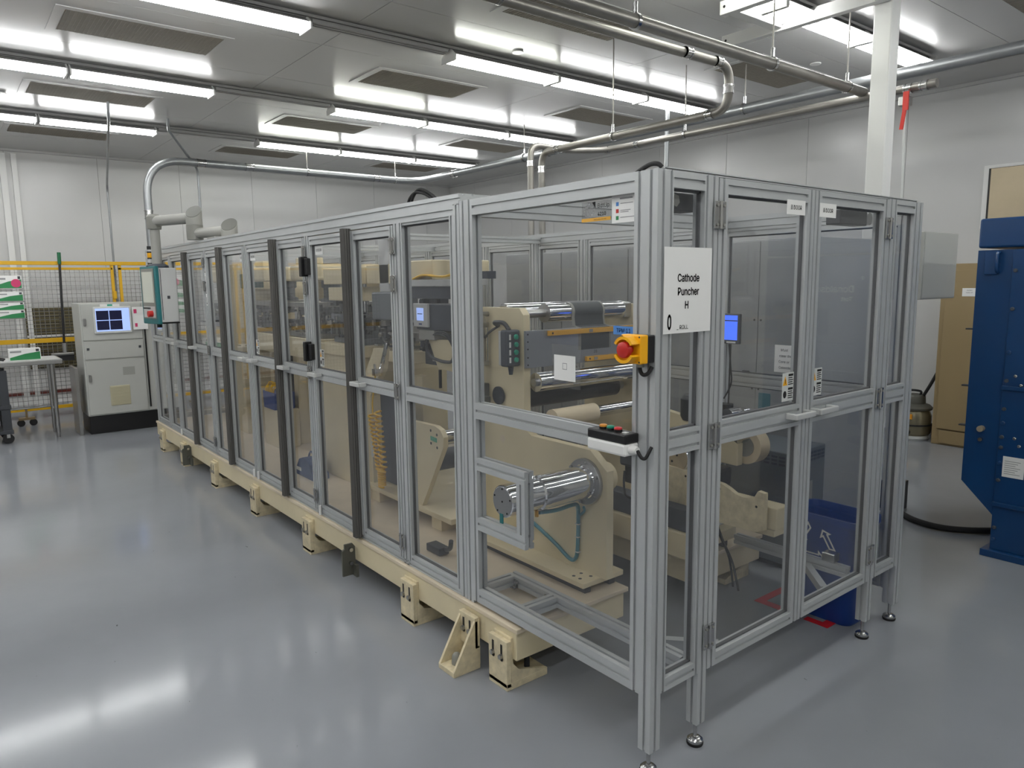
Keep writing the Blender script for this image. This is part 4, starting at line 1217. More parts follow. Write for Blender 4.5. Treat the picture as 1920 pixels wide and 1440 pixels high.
m = MB(); m.cyl((-.05, 0, -.012), (-.05, 0, -.05), .02, 10); HL(m, 'cable_gland', 'black', HM, True)
AR = thing('support_arm', 'grey jointed support arm carrying the operator panel', 'support arm', (PX, PY, 1.78))
zA, zB = 2.13, 2.01
A = Vector((PX, PY, zA)); B = Vector((-4.68, -.02, zA)); C = Vector((-4.28, .12, zB))
MB().cyl((PX, PY, 1.785), (PX, PY, zA - .05), .038, 20).build('drop_tube', 'arm_grey', AR, True)
MB().lathe([(.052, zA - .065), (.056, zA - .04), (.056, zA + .035), (.04, zA + .055)], (PX, PY, 0), n=22).build('elbow', 'arm_cap', AR, True)
MB().cyl(A, B, .042, 14).build('upper_tube', 'arm_grey', AR, True)
MB().lathe([(.06, zB - .05), (.062, zB - .03), (.062, zA - .055)], (B.x, B.y, 0), n=26).build('lower_joint', 'arm_cap', AR, True)
def mitre_joint(c, z0, z1, nm):
    R, n = .06, 28
    # slanted top faces towards the outer end of the arm
    q = Vector((.8, -.6))
    def top(a, b): return z1 - .05 * ((a - c.x) * q.x + (b - c.y) * q.y) / R
    ring = [(c.x + R * math.cos(2 * PI * i / n), c.y + R * math.sin(2 * PI * i / n)) for i in range(n)]
    o = MB().add([(a, b, z0) for a, b in ring] + [(a, b, top(a, b)) for a, b in ring], [(i, (i + 1) % n, n + (i + 1) % n, n + i) for i in range(n)] + [tuple(range(n - 1, -1, -1)), tuple(range(n, 2 * n))]).build(nm, 'arm_grey', AR, True)
    cap = [(c.x + (a - c.x) * .95, c.y + (b - c.y) * .95) for a, b in ring]
    MB().add([(a, b, top(a, b) + .0005) for a, b in cap] + [(a, b, top(a, b) + .006) for a, b in cap], [(i, (i + 1) % n, n + (i + 1) % n, n + i) for i in range(n)] + [tuple(range(n, 2 * n))]).build('joint_cap', 'arm_dark', o)
mitre_joint(B, zA - .054, zA + .045, 'upper_joint')
MB().cyl((B.x, B.y, zB), C, .04, 14).build('lower_tube', 'arm_grey', AR, True)
mitre_joint(C, 1.963, zB + .045, 'base_joint')
MB().box(C.x - .09, C.x + .09, YA, C.y + .08, 1.9515, 1.962).build('mount_plate', 'arm_grey', AR)
TW = thing('signal_tower', 'black and amber signal tower beside the drop tube', 'signal lamp', (-5.9, -.09, 1.70))
for (z0, z1, c, r) in ((1.70, 1.80, 'grey_box', .022), (1.80, 1.815, 'black', .026), (1.815, 1.85, 'grey_box', .024), (1.85, 1.862, 'black', .026), (1.862, 1.905, 'yellow', .025), (1.905, 1.918, 'black', .026), (1.918, 1.935, 'grey_box', .022), (1.935, 1.965, 'black', .024)):
    MB().cyl((-5.9, -.09, z0), (-5.9, -.09, z1), r, 16).build('tower_segment', c, TW, True)
m = MB(); m.box(-5.91, -5.89, -.09, YA, 1.70, 1.715); m.build('tower_bracket', 'alu', TW)

# ================================================================ LEFT: CABINET, TABLE, FENCE
CC = thing('control_cabinet', 'grey control cabinet with a monitor and black plinth at the far left', 'control cabinet', (-7.8, -.1, 0))
CX = -7.57
MB().box(CX - .5, CX - .01, -.46, .32, 0, .2, .004).build('plinth', 'black', CC)
MB().box(CX - .5, CX, -.47, .33, .2, 1.43, .006).build('body', 'cabinet_grey', CC)
d1 = MB().box(CX, CX + .015, -.455, .13, .215, .805, .003).build('lower_door', 'cabinet_grey', CC)
d2 = MB().box(CX, CX + .015, -.455, .13, .825, 1.015, .003).build('drawer', 'cabinet_grey', CC)
d3 = MB().box(CX, CX + .015, -.455, .13, 1.03, 1.42, .003).build('upper_door', 'cabinet_grey', CC)
MB().box(CX, CX + .014, .14, .32, .21, 1.42, .003).build('side_door', 'cabinet_grey', CC)
gr = MB().box(CX + .0155, CX + .022, -.245, -.045, .30, .52, .003).build('vent', 'vent_beige', d1)
m = MB()
for i in range(12): m.box(CX + .022, CX + .026, -.235, -.055, .312 + i * .017, .321 + i * .017)
m.build('vent_slat', 'vent_beige', gr)
MB().box(CX + .0155, CX + .017, -.10, .02, .63, .72).build('name_plate', 'arm_grey', d1)
for (dd, yy, z) in ((d1, -.425, .62), (d3, -.43, 1.23)):
    MB().box(CX + .0155, CX + .035, yy - .012, yy + .012, z - .04, z + .04, .003).build('latch', 'brushed', dd)
for yy in (-.42, .09): MB().box(CX + .0155, CX + .024, yy - .012, yy + .012, .925, .95).build('lock', 'dark_grey', d2)
mo = MB().box(CX + .0155, CX + .04, -.345, .025, 1.10, 1.39, .008).build('monitor', 'silver_label', d3)
MB().box(CX + .0405, CX + .0415, -.325, .005, 1.125, 1.372).build('screen', 'screen_pale', mo)
for i in range(2):
    for j in range(2):
        MB().box(CX + .0418, CX + .0425, -.318 + i * .128, -.198 + i * .128, 1.14 + j * .108, 1.24 + j * .108).build('screen_window', 'screen_dark', mo)
MB().box(CX + .0418, CX + .0425, -.06, .0, 1.14, 1.345).build('screen_column', 'screen_pale', mo)
sheet(MB(), (CX + .016, -.27, 1.393), YP, ZP, .19, .025, .0006).build('header_label', 'paper', d3)
sheet(MB(), (CX + .017, -.2, 1.397), YP, ZP, .05, .018, .0006).build('header_logo', 'green_button', d3)
m = MB(); m.box(CX + .015, CX + .03, .145, .16, .25, 1.38); m.build('seam_strip', 'black', CC)
t = thing('notice_sheet', 'crinkled white notice sheet with pink marks beside the cabinet monitor', 'notice', (CX + .05, .12, 1.12))
sheet(MB(), (CX + .042, .035, 1.13), YP, ZP, .15, .25, .0008).build('sheet', 'paper', t)
sheet(MB(), (CX + .0435, .05, 1.31), YP, ZP, .03, .045, .0006).build('pink_mark', 'pink', t); sheet(MB(), (CX + .0435, .055, 1.16), YP, ZP, .025, .04, .0006).build('pink_mark', 'pink', t)
tag(MB().box(-7.98, -7.6, -.56, -.53, 0, .74, .002).build('metal_board', 'brushed', None), 'plain grey metal board standing left of the control cabinet', 'board')

TB = thing('work_table', 'stainless steel work table at the left edge', 'table', (-7.9, -1.3, 0))
MB().box(-8.1, -7.6, -2.2, -.66, .80, .85, .006).build('table_top', 'brushed', TB)
MB().box(-8.08, -7.62, -2.18, -.68, .85, .854).build('top_sheet', 'silver_label', TB)
for (a, b) in ((-7.69, -.75), (-8.02, -.75), (-7.69, -2.1), (-8.02, -2.1)):
    l = MB().cyl((a, b, .05), (a, b, .80), .02, 14).build('leg', 'steel', TB, True)
    MB().cyl((a, b, 0), (a, b, .055), .015, 12).build('leg_foot', 'steel', l, True)
m = MB(); m.cyl((-7.69, -.75, .30), (-8.02, -.75, .30), .012, 10); m.cyl((-8.02, -.75, .30), (-8.02, -2.1, .30), .012, 10); m.cyl((-7.69, -2.1, .30), (-8.02, -2.1, .30), .012, 10)
m.build('stretcher', 'steel', TB, True)
def glove_box(c, label, h=.1, w=.13):
    x0, y0, z0 = c
    t = thing('glove_box', label, 'box', (x0, y0, z0), 0, 'glove boxes')
    MB().box(x0 - .06, x0 + .06, y0 - w, y0 + w, z0, z0 + h, .003).build('carton', 'white', t)
    F = x0 + .0612
    MB().add([(F, y0 - w * .95, z0 + .004), (F, y0 + w * .96, z0 + .004), (F, y0 + w * .96, z0 + h * .7), (F, y0, z0 + h * .55), (F, y0 - w * .95, z0 + h * .25)], [(0, 1, 2, 3, 4)]).build('green_print', 'green_box', t)
    sheet(MB(), (F, y0 + w * .7, z0 + h * .72), YP, ZP, w * .2, h * .22, .0005).build('dark_mark', 'dark_grey', t)
    sheet(MB(), (F, y0 - w * .92, z0 + h * .68), YP, ZP, w * .7, h * .14, .0005).build('brand_strip', 'ink_grey', t)
    return t
glove_box((-7.75, -.98, .854), 'green and white glove box lying on the stainless table', .12, .14)
for (z, h, l) in ((1.245, .098, 'lowest glove box of the stack on the yellow fence'), (1.345, .092, 'middle glove box of the stack on the yellow fence'), (1.45, .11, 'topmost of the three stacked glove boxes on the yellow fence'), (1.60, .15, 'glove box with a pink disc, highest on the yellow fence')):
    q = glove_box((-9.10, -.96, z), l, h)
    if z > 1.55: MB().cyl((-9.038, -.89, z + .06), (-9.035, -.89, z + .06), .05, 18).build('pink_disc', 'pink', q)
    if z < 1.3 or z > 1.44:
        MB().box(-9.17, -9.03, -1.10, -.82, z - .008, z - .001).build('wire_shelf', 'steel', q)
m = MB()
for i, (a, b) in enumerate(((-7.72, -1.27), (-7.86, -1.25), (-7.7, -1.42))):
    tag(MB().tube([(a, b, .862), (a - .02, b + .05, .872), (a + .02, b + .1, .862)], .009, 6, 4).build('hand_tool', 'black', None, True), ('black hand tool nearest the glove box on the table', 'black hand tool behind the others on the table', 'black hand tool at the picture edge on the table')[i], 'tool')
CT = thing('black_cart', 'black utility cart under the left end of the table', 'cart', (-7.7, -1.5, 0))
for (a, b) in ((-7.66, -1.2), (-8.0, -1.2), (-7.66, -1.9), (-8.0, -1.9)):
    MB().box(a - .03, a + .03, b - .04, b + .04, .1, .76, .004).build('cart_post', 'dark_grey', CT)
    w = MB().cyl((a - .018, b, .05), (a + .018, b, .05), .05, 18).build('wheel', 'black', CT, True)
    MB().box(a - .025, a + .025, b - .015, b + .015, .06, .11).build('wheel_fork', 'steel', w)
for z in (.1, .36): MB().box(-8.04, -7.62, -1.95, -1.15, z, z + .04, .004).build('cart_shelf', 'dark_grey', CT)
m = MB(); m.box(-8.0, -7.66, -1.9, -1.2, .76, .79); m.build('cart_top', 'dark_grey', CT)
# fence
FXX = -9.2
FN = thing('safety_fence', 'yellow safety fence with square wire mesh in front of the left wall', 'fence', (FXX, -.5, 0))
MB().box(FXX - .03, FXX + .03, -4.0, 1.6, 1.88, 1.925, .003).build('top_rail', 'fence_yellow', FN)
for (a, b) in ((-4.0, .17), (.235, 1.6)):
    MB().box(FXX - .02, FXX + .02, a, b, 1.82, 1.85, .003).build('panel_rail', 'fence_yellow', FN)
    MB().box(FXX - .02, FXX + .02, a, b, .93, .985, .003).build('middle_rail', 'fence_yellow', FN)
    MB().box(FXX - .02, FXX + .02, a, b, .10, .14, .003).build('bottom_rail', 'fence_yellow', FN)
for yy in (.145, .235, -1.75, -1.85, 1.57): MB().box(FXX - .02, FXX + .02, yy, yy + .035, 0 if yy in (.145, -1.75) else .1, 1.88, .003).build('fence_post', 'fence_yellow', FN)
MB().box(FXX + .02, FXX + .05, .15, .19, 1.45, 1.55, .004).build('fence_latch', 'fence_yellow', FN)
m = MB()
y = -4.0
while y < 1.6:
    m.box(FXX - .0025, FXX + .0025, y - .0022, y + .0022, .12, 1.83); y += .052
z = .12
while z < 1.83:
    m.box(FXX - .0025, FXX + .0025, -4.0, 1.6, z - .0022, z + .0022); z += .052
m.build('wire_mesh', 'steel', FN)['kind'] = 'stuff'
SQ = thing('floor_squeegee', 'black-handled floor squeegee with a green grip hanging on the fence', 'squeegee', (-9.1, -.45, .71))
MB().cyl((-9.10, -.42, 1.90), (-9.09, -.455, .90), .014, 10).build('handle', 'black', SQ, True)
MB().cyl((-9.10, -.42, 1.89), (-9.10, -.417, 2.03), .02, 12).build('grip', 'green_cap', SQ, True)
m = MB(); m.box(-9.12, -9.07, -.60, -.36, .77, .80, .006); m.cyl((-9.09, -.455, .79), (-9.09, -.455, .92), .02, 10); m.build('head', 'brushed', SQ)
m = MB(); m.box(-9.11, -9.08, -.60, -.36, .71, .77); m.build('blade', 'rubber', SQ)
VG = thing('wall_grille', 'dark olive wall air grille behind the fence', 'air grille', (-10.4, -.2, .35))
MB().box(XL + .009, XL + .05, -.72, .15, .50, 1.33, .004).build('grille_face', 'bronze_mesh', VG)
m = MB()
for (a, b, c, d) in ((-.03, 0, .50, 1.33), (-.72, .15, .93, .96)): m.box(XL + .05, XL + .06, a, b, c, d)
m.build('grille_bar', 'frame_white', VG)
m = MB()
for i in range(20): m.box(XL + .05, XL + .055, -.72, .15, .51 + i * .041, .518 + i * .041)
m.build('grille_slats', 'black', VG)['kind'] = 'stuff'
PJ = thing('caster_stand', 'small caster stand on the floor beyond the table', 'caster', (-8.7, -.95, 0))
for s in (-1, 1): MB().cyl((-8.7, -.95 + s * .06, .04), (-8.66, -.95 + s * .06, .04), .04, 14).build('wheel', 'black', PJ, True)
m = MB(); m.box(-8.72, -8.64, -1.03, -.87, .075, .10); m.cyl((-8.68, -.95, .1), (-8.68, -.95, .2), .012, 8); m.build('bracket', 'tan', PJ)

# ================================================================ PIPES, CONDUITS, COLUMN
def elbow(p, q, r, R, n=8):
    """corner point list: fillet between the run ending at p towards corner then q"""
    return None
def pipe_path(pts, R=.1, n=7):
    P = [Vector(p) for p in pts]
    out = [P[0]]
    for i in range(1, len(P) - 1):
        a = (P[i - 1] - P[i]); b = (P[i + 1] - P[i])
        r = min(R, a.length * .49, b.length * .49)
        s, e = P[i] + a.normalized() * r, P[i] + b.normalized() * r
        for k in range(n + 1):
            t = k / n
            out.append(s * (1 - t) ** 2 + P[i] * 2 * t * (1 - t) + e * t * t)
    out.append(P[-1])
    return out
def collar(par, p, d, r, L=.05, mt='steel', nm='coupling'):
    p, d = Vector(p), Vector(d).normalized()
    m = MB(); m.cyl(p - d * L / 2, p + d * L / 2, r * 1.06, 20); m.cyl(p - d * L / 2, p - d * (L / 2 - .012), r * 1.16, 20); m.cyl(p + d * (L / 2 - .012), p + d * L / 2, r * 1.16, 20)
    m.build(nm, mt, par, True)
def hanger(par, p, r, d):
    """clevis hanger with threaded rod up to the ceiling; d = pipe direction"""
    p = Vector(p); d = Vector(d).normalized()
    MB().cyl((p.x, p.y, p.z + r + .05), (p.x, p.y, H), .005, 8).build('hanger_rod', 'pipe', par, True)
    m = MB(); m.ring(p - d * .01, p + d * .01, r * 1.12 + .004, r * 1.02, 22)
    m.cyl((p.x, p.y, p.z + r), (p.x, p.y, p.z + r + .06), .012, 8)
    m.build('hanger_clamp', 'steel', par, True)
D1 = thing('duct_pipe', 'galvanised duct dropping at the far left and turning along the right wall', 'pipe', (-7.86, .35, 1.5))
zD = 3.05
MB().tube(pipe_path([(-7.86, .36, 1.45), (-7.86, .36, zD), (-7.86, 3.95, zD), (1.5, 3.93, zD)], .42, 14), .043, 20).build('pipe_run', 'pipe_galv', D1, True)
collar(D1, (-7.86, .36, 2.42), ZP, .043, .1); collar(D1, (-7.86, .98, zD), YP, .043, .1); collar(D1, (-7.86, 1.55, zD), YP, .043, .1)
collar(D1, (-7.86, 3.3, zD), YP, .043, .09); collar(D1, (-6.9, 3.95, zD), XP, .043, .09); collar(D1, (-5.0, 3.94, zD), XP, .043, .09)
for p in ((-7.86, 2.3, zD), (-7.86, 3.6, zD)): hanger(D1, p, .043, YP)
for p in ((-5.4, 3.94, zD), (-2.42, 3.94, zD)): hanger(D1, p, .043, XP)
P2 = thing('chrome_pipe', 'stainless pipe rising behind the enclosure, jogging up and crossing under the ceiling', 'pipe', (-3.47, 2.54, 1.842))
rr = .029
MB().tube(pipe_path([(-3.47, 2.54, 1.842), (-3.47, 2.54, 2.7), (-1.58, 2.52, 2.7), (-1.56, 2.50, 2.97), (-1.54, -6.0, 2.97)], .11, 9), rr, 20).build('pipe_run', 'pipe', P2, True)
for p, d in (((-3.47, 2.54, 2.56), ZP), ((-3.26, 2.54, 2.7), XP), ((-1.72, 2.52, 2.7), XP), ((-1.57, 2.51, 2.83), ZP), ((-1.55, 2.36, 2.97), YP), ((-1.545, 2.05, 2.97), YP)): collar(P2, p, d, rr, .055)
for p, d in (((-2.62, 2.53, 2.7), XP), ((-1.54, .6, 2.97), YP)): hanger(P2, p, rr, d)
P3 = thing('wall_pipe', 'stainless pipe leaving the enclosure and running along the right wall to the red valve', 'pipe', (-3.95, 2.9, 0))
zW = 2.85
MB().tube(pipe_path([(-3.87, 2.75, .2), (-3.87, 2.75, zW), (-3.90, 3.25, zW), (-3.7, 3.52, zW), (-3.4, 3.56, zW), (-.72, 3.56, zW)], .12, 8), .029, 20).build('pipe_run', 'pipe', P3, True)
for p, d in (((-3.87, 2.75, 2.68), ZP), ((-3.3, 3.56, zW), XP), ((-3.65, 3.53, zW), XP), ((-.9, 3.56, zW), XP), ((-.8, 3.56, zW), XP)): collar(P3, p, d, .029, .05)
for p in ((-2.75, 3.56, zW),): hanger(P3, p, .029, XP)
v = MB().box(-.95, -.88, 3.53, 3.59, zW - .11, zW - .05, .006).build('valve_body', 'brushed', P3)
MB().cyl((-.915, 3.56, zW - .05), (-.915, 3.56, zW), .018, 12).build('valve_neck', 'brushed', v, True)
m = MB(); m.bar((-.885, 3.50, zW - .03), (-.885, 3.50, zW - .15), .035, .012, YP); m.bar((-.89, 3.50, zW - .15), (-.905, 3.50, zW - .27), .022, .012, YP); m.cyl((-.89, 3.50, zW - .08), (-.89, 3.535, zW - .08), .012, 10)
m.build('valve_lever', 'red_valve', v)
MB().cyl((-.915, 3.56, zW - .1), (-.915, 3.60, 2.0), .008, 8).build('drain_tube', 'silver_label', v, True)
P4 = thing('compressed_air_pipe', 'thick pipe marked COMPRESSED AIR crossing under the ceiling to the column', 'pipe', (-1.2, 0, 2.85))
MB().cyl((-1.2, -6.0, 2.885), (-1.2, 3.56, 2.885), .033, 22).build('pipe_run', 'pipe', P4, True)
for p in ((-1.2, 2.42, 2.885), (-1.2, 3.32, 2.885), (-1.2, 1.2, 2.885)): hanger(P4, p, .033, YP)
# lettering band wraps slightly in front of the pipe
text('lettering', 'COMPRESSED AIR', (-1.168, 2.86, 2.902), YP, Vector((-.5, 0, .85)), .034, 'ink', P4, bold=.01)
tag(MB().cyl((-3.55, 4.28, 1.0), (-3.55, 4.28, H), .021, 14).build('ceiling_pole', 'pipe_galv', None, True), 'straight galvanised pole from the ceiling behind the stainless pipes', 'pole')
tag(MB().tube(pipe_path([(-6.92, -.14, H), (-6.95, -.14, 3.25), (-9.35, .22, 2.9), (-9.35, .22, .1)], .1, 4), .013, 10).build('conduit', 'pipe_galv', None, True), 'thin conduit pipe dropping from the ceiling past the fence post', 'conduit')
tag(MB().tube(pipe_path([(-7.37, .52, H), (-7.40, .52, 3.3), (-8.1, 1.0, 3.02), (-8.1, 1.0, .9)], .1, 4), .014, 10).build('conduit', 'pipe_galv', None, True), 'thin conduit pipe bent behind the vacuum duct drop', 'conduit')

CLM = thing('steel_column', 'white painted steel column rising behind the enclosure to the ceiling', 'column', (-.88, 3.16, 0))
MB().box(-.90, -.84, 2.52, 3.04, 3.29, 3.365, .004).build('tie_bar', 'frame_white', CLM)
MB().box(-.935, -.82, 3.10, 3.215, .0, H, .008).build('shaft', 'frame_white', CLM)
m = MB(); m.box(-.98, -.775, 3.06, 3.26, 0, .02); m.build('base_plate', 'frame_white', CLM)
fr = MB().box(-2.02, -.82, 3.04, 3.098, 3.285, 3.37, .004).build('upper_arm', 'frame_white', CLM)
MB().cyl((-1.52, 3.04, 3.33), (-1.52, 3.025, 3.33), .014, 14).build('arm_bolt', 'steel', fr, True)
MB().cyl((-1.985, 3.04, 3.33), (-1.985, 3.0385, 3.33), .009, 12).build('arm_hole', 'ink', fr)
fr2 = MB().box(-1.62, -.82, 2.46, 2.52, 3.285, 3.37, .004).build('upper_arm', 'frame_white', CLM)
MB().cyl((-1.585, 2.46, 3.33), (-1.585, 2.4585, 3.33), .009, 12).build('arm_hole', 'ink', fr2)
MB().box(-1.61, -1.53, 2.52, 3.04, 3.30, 3.36, .004).build('tie_bar', 'frame_white', CLM)
MB().box(-1.61, -1.53, 3.05, 3.09, 3.37, H, .004).build('hanger_post', 'frame_white', CLM)

# ================================================================ BEHIND THE ENCLOSURE: CABINETS
for i in range(4):
    x1 = -.80 - i * .72
    lab = ('grey electrical cabinet behind the enclosure, %s in the bank' % ('rightmost', 'second from the right', 'third from the right', 'leftmost')[i])
    t = thing('electrical_cabinet', lab, 'cabinet', (x1 - .36, 2.6, 0), 0, 'electrical cabinet bank')
    MB().box(x1 - .715, x1, 2.31, 3.0, .1, 1.84, .005).build('body', 'cabinet_back', t)
    MB().box(x1 - .70, x1 - .015, 2.32, 2.98, 0, .1).build('plinth', 'black', t)
    for s in (0, 1):
        d = MB().box(x1 - .71 + s * .357, x1 - .365 + s * .357 + .007, 2.293, 2.309, .12, 1.83, .002).build('cabinet_door', 'cabinet_back', t)
        k = MB()
        for z in (.55, .92, 1.35): k.cyl((x1 - .38 + s * .045, 2.293, z), (x1 - .38 + s * .045, 2.289, z), .006, 8)
        k.build('door_screw', 'dark_grey', d)
        if s == 0: MB().box(x1 - .45, x1 - .40, 2.28, 2.293, .98, 1.03, .004).build('door_latch', 'black', d)
    if i == 0: MB().box(x1 - .33, x1 - .25, 2.288, 2.2925, .80, .90).build('blue_sticker', 'teal_hose', t)
AC = thing('cooling_unit', 'dark grey cooling unit with slotted top in front of the cabinets', 'cooling unit', (-.95, 2.05, 0))
MB().box(-1.12, -.66, 1.86, 2.25, .03, .66, .006).build('body', 'unit_grey', AC)
MB().box(-1.10, -.68, 1.88, 2.23, 0, .03).build('base', 'black', AC)
m = MB()
for i in range(3):
    for j in range(9): m.box(-.6605, -.658, 1.885 + j * .04, 1.915 + j * .04, .585 + i * .02, .598 + i * .02)
m.build('vent_slot', 'slate', AC)
m = MB()
for i in range(3):
    for j in range(9): m.box(-1.09 + j * .047, -1.055 + j * .047, 1.8585, 1.8605, .585 + i * .02, .598 + i * .02)
m.build('vent_slot', 'slate', AC)
m = MB(); sheet(m, (-.659, 2.0, .25), YP, ZP, .12, .22, .0005); sheet(m, (-.659, 2.05, .49), YP, ZP, .03, .04, .0005); m.build('data_label', 'arm_grey', AC)
PC = thing('pedestal_box', 'grey control box on a pedestal behind the far corner of the enclosure', 'control box', (-.78, 3.7, 0))
MB().box(-.90, -.70, 3.47, 4.02, 1.45, 1.90, .005).build('box', 'cabinet_grey', PC)
MB().box(-.699, -.697, 3.48, 4.01, 1.46, 1.89).build('box_door', 'cabinet_grey', PC)
MB().box(-.82, -.76, 3.42, 3.48, .0, 1.45, .003).build('post', 'cabinet_back', PC)
MB().box(-.85, -.72, 3.38, 3.52, 0, .20, .004).build('foot', 'black', PC)
tag(MB().tube([(-.78, 3.38, .03), (-.70, 3.33, .022), (-.55, 3.22, .022), (-.39, 3.19, .022), (-.25, 3.26, .022), (-.10, 3.42, .022), (.0, 3.5, .022)], .02, 10, 6).build('floor_cable', 'rubber', None, True), 'thick black cable across the floor to the blue machine', 'cable')

# ================================================================ RIGHT: DUST COLLECTOR, TAN CABINET, VACUUM
DC = thing('dust_collector', 'dark blue dust collector cabinet at the right edge', 'dust collector', (.6, 3.4, 0))
YD = 2.97
MB().box(-.205, 1.5, YD, 4.0, 1.757, 1.92, .012).build('hood', 'blue_machine', DC)
MB().prism([(-.205, .41), (-.03, .235), (-.03, 1.745), (-.205, 1.745)], 'y', YD + .01, 3.95).build('side_housing', 'blue_machine', DC)
MB().box(-.03, 1.5, YD, 3.95, .04, 1.745, .004).build('body', 'blue_machine', DC)
MB().box(-.065, 1.54, YD - .04, 4.0, 0, .04, .003).build('base_flange', 'blue_machine', DC)
for z in (.30, .97): MB().box(-.03, 1.5, YD - .02, YD, z, z + .022, .002).build('rib', 'blue_machine', DC)
for i, (bx, bz) in enumerate([(.0, z) for z in (.10, .17, .45, .55, .64, .70, .78, .86, 1.02, 1.18, 1.42, 1.63)]):
    MB().lathe([(.011, 0), (.011, -.006), (.007, -.009)], (bx - .012, YD, bz), 'y', 10).build('bolt', 'slate' if i % 3 else 'blue_machine', DC, True)
for (bx, bz) in ((.05, .70), (.075, .66), (.06, 1.0), (.03, 1.05)): MB().lathe([(.009, 0), (.009, -.005), (.005, -.008)], (bx, YD, bz), 'y', 10).build('bright_bolt', 'steel', DC, True)
MB().box(-.165, -.10, YD - .008, YD + .01, 1.61, 1.74, .003).build('hand_plate', 'blue_machine', DC)
MB().tube([(-.10, YD + .01, 1.735), (-.095, YD - .03, 1.72), (-.095, YD - .03, 1.64), (-.10, YD + .01, 1.62)], .009, 8, 5).build('hand_grip', 'blue_machine', DC, True)
MB().cyl((-.118, YD + .01, .733), (-.118, YD - .025, .733), .017, 14).build('knob', 'bronze', DC, True)
MB().cyl((-.118, YD + .01, .67), (-.118, YD - .012, .67), .011, 12).build('small_bolt', 'steel', DC, True)
for z in (1.30, .97, .735): MB().box(-.245, -.20, YD + .02, YD + .06, z - .004, z + .004).build('edge_pin', 'dark_grey', DC)
lp = MB().box(.003, .108, YD - .003, YD, .475, .593).build('data_plate', 'paper', DC)
m = MB()
for i in range(7): m.box(.012, .09 - .012 * (i % 3), YD - .0036, YD - .003, .565 - i * .012, .568 - i * .012)
m.build('plate_print', 'ink_grey', lp)
lg = text('lettering', 'Donaldson', (.86, YD - .002, 1.53), XP, ZP, .085, 'white', DC, 'LEFT')
text('lettering', 'Torit', (.87, YD - .002, 1.465), XP, ZP, .05, 'white', DC, 'LEFT', bold=.02)
text('emblem', 'O', (.80, YD - .002, 1.60), XP, ZP, .04, 'white', DC, 'LEFT', bold=.02)
TC = thing('storage_cabinet', 'tan steel storage cabinet against the right wall', 'cabinet', (-.95, 5.97, 0))
MB().box(-1.47, -.43, 5.78, 6.22, .0, 1.72, .006).build('body', 'tan', TC)
MB().box(-1.425, -.955, 5.76, 5.779, .16, 1.66, .003).build('door', 'tan', TC); MB().box(-.945, -.47, 5.76, 5.779, .16, 1.66, .003).build('door', 'tan', TC)
MB().box(-1.40, -.5, 5.765, 5.779, .02, .145, .002).build('kick_plate', 'tan', TC)
sheet(MB(), (-1.28, 5.7592, 1.42), XP, ZP, .12, .075, .0005).build('paper_label', 'paper', TC)
text('small_print', 'ANODES', (-1.22, 5.758, 1.475), XP, ZP, .016, 'ink', TC); text('small_print', 'supply cart', (-1.22, 5.758, 1.455), XP, ZP, .016, 'ink', TC)
WP = thing('wall_hatch', 'bronze-toned framed wall hatch above the blue dust collector', 'wall hatch', (-.7, 6.2, 2.1))
MB().box(-1.33, -.1, 6.20, 6.24, 2.05, 2.63, .003).build('hatch_frame', 'frame_white', WP)
MB().box(-1.285, -.15, 6.193, 6.20, 2.05, 2.60).build('hatch_gasket', 'black', WP)
MB().box(-1.265, -.17, 6.186, 6.193, 2.05, 2.595).build('hatch_panel', 'bronze', WP)
VC = thing('vacuum_cleaner', 'drum vacuum cleaner with grey head and amber label by the right wall', 'vacuum cleaner', (-1.68, 5.9, 0))
vx, vy = -1.69, 5.9
MB().lathe([(.13, .03), (.155, .06), (.16, .14), (.158, .24), (.135, .30)], (vx, vy, 0), n=28).build('drum', 'vac_body', VC, True)
MB().lathe([(.14, 0), (.15, .02), (.135, .06)], (vx, vy, 0), n=28).build('base_ring', 'silver_label', VC, True)
MB().lathe([(.16, .30), (.165, .32), (.14, .345), (.10, .36), (.095, .43), (.085, .445)], (vx, vy, 0), n=28).build('head', 'vac_head', VC, True)
MB().ring((vx, vy, .145), (vx, vy, .16), .168, .155, 28).build('strap', 'rubber', VC)
m = MB(); m.tube([(vx - .05, vy, .44), (vx - .05, vy, .48), (vx + .05, vy, .48), (vx + .05, vy, .44)], .012, 8, 4); m.build('carry_handle', 'black', VC, True)
MB().box(vx - .07, vx + .05, vy - .165, vy - .15, .215, .265, .002).build('amber_label', 'orange_label', VC)
MB().cyl((vx - .0, vy - .13, .085), (vx - .0, vy - .175, .085), .04, 18).build('inlet', 'black', VC, True)
MB().tube([(vx + .07, vy, .42), (vx + .13, vy, .54), (vx + .195, vy + .02, .70)], .016, 8, 4).build('hose', 'rubber', VC, True)
WPL = thing('wall_pole', 'thin grey pole with black grip leaning on the right wall', 'pole', (-1.58, 6.2, 0))
MB().cyl((-1.55, 6.2, .06), (-1.56, 6.2, 1.12), .012, 10).build('rod', 'pipe_galv', WPL, True)
MB().cyl((-1.56, 6.2, .98), (-1.56, 6.2, 1.18), .022, 12, .014).build('grip', 'vac_head', WPL, True)
m = MB(); m.box(-1.62, -1.48, 6.14, 6.23, 0, .12, .01); m.build('pole_head', 'black', WPL)

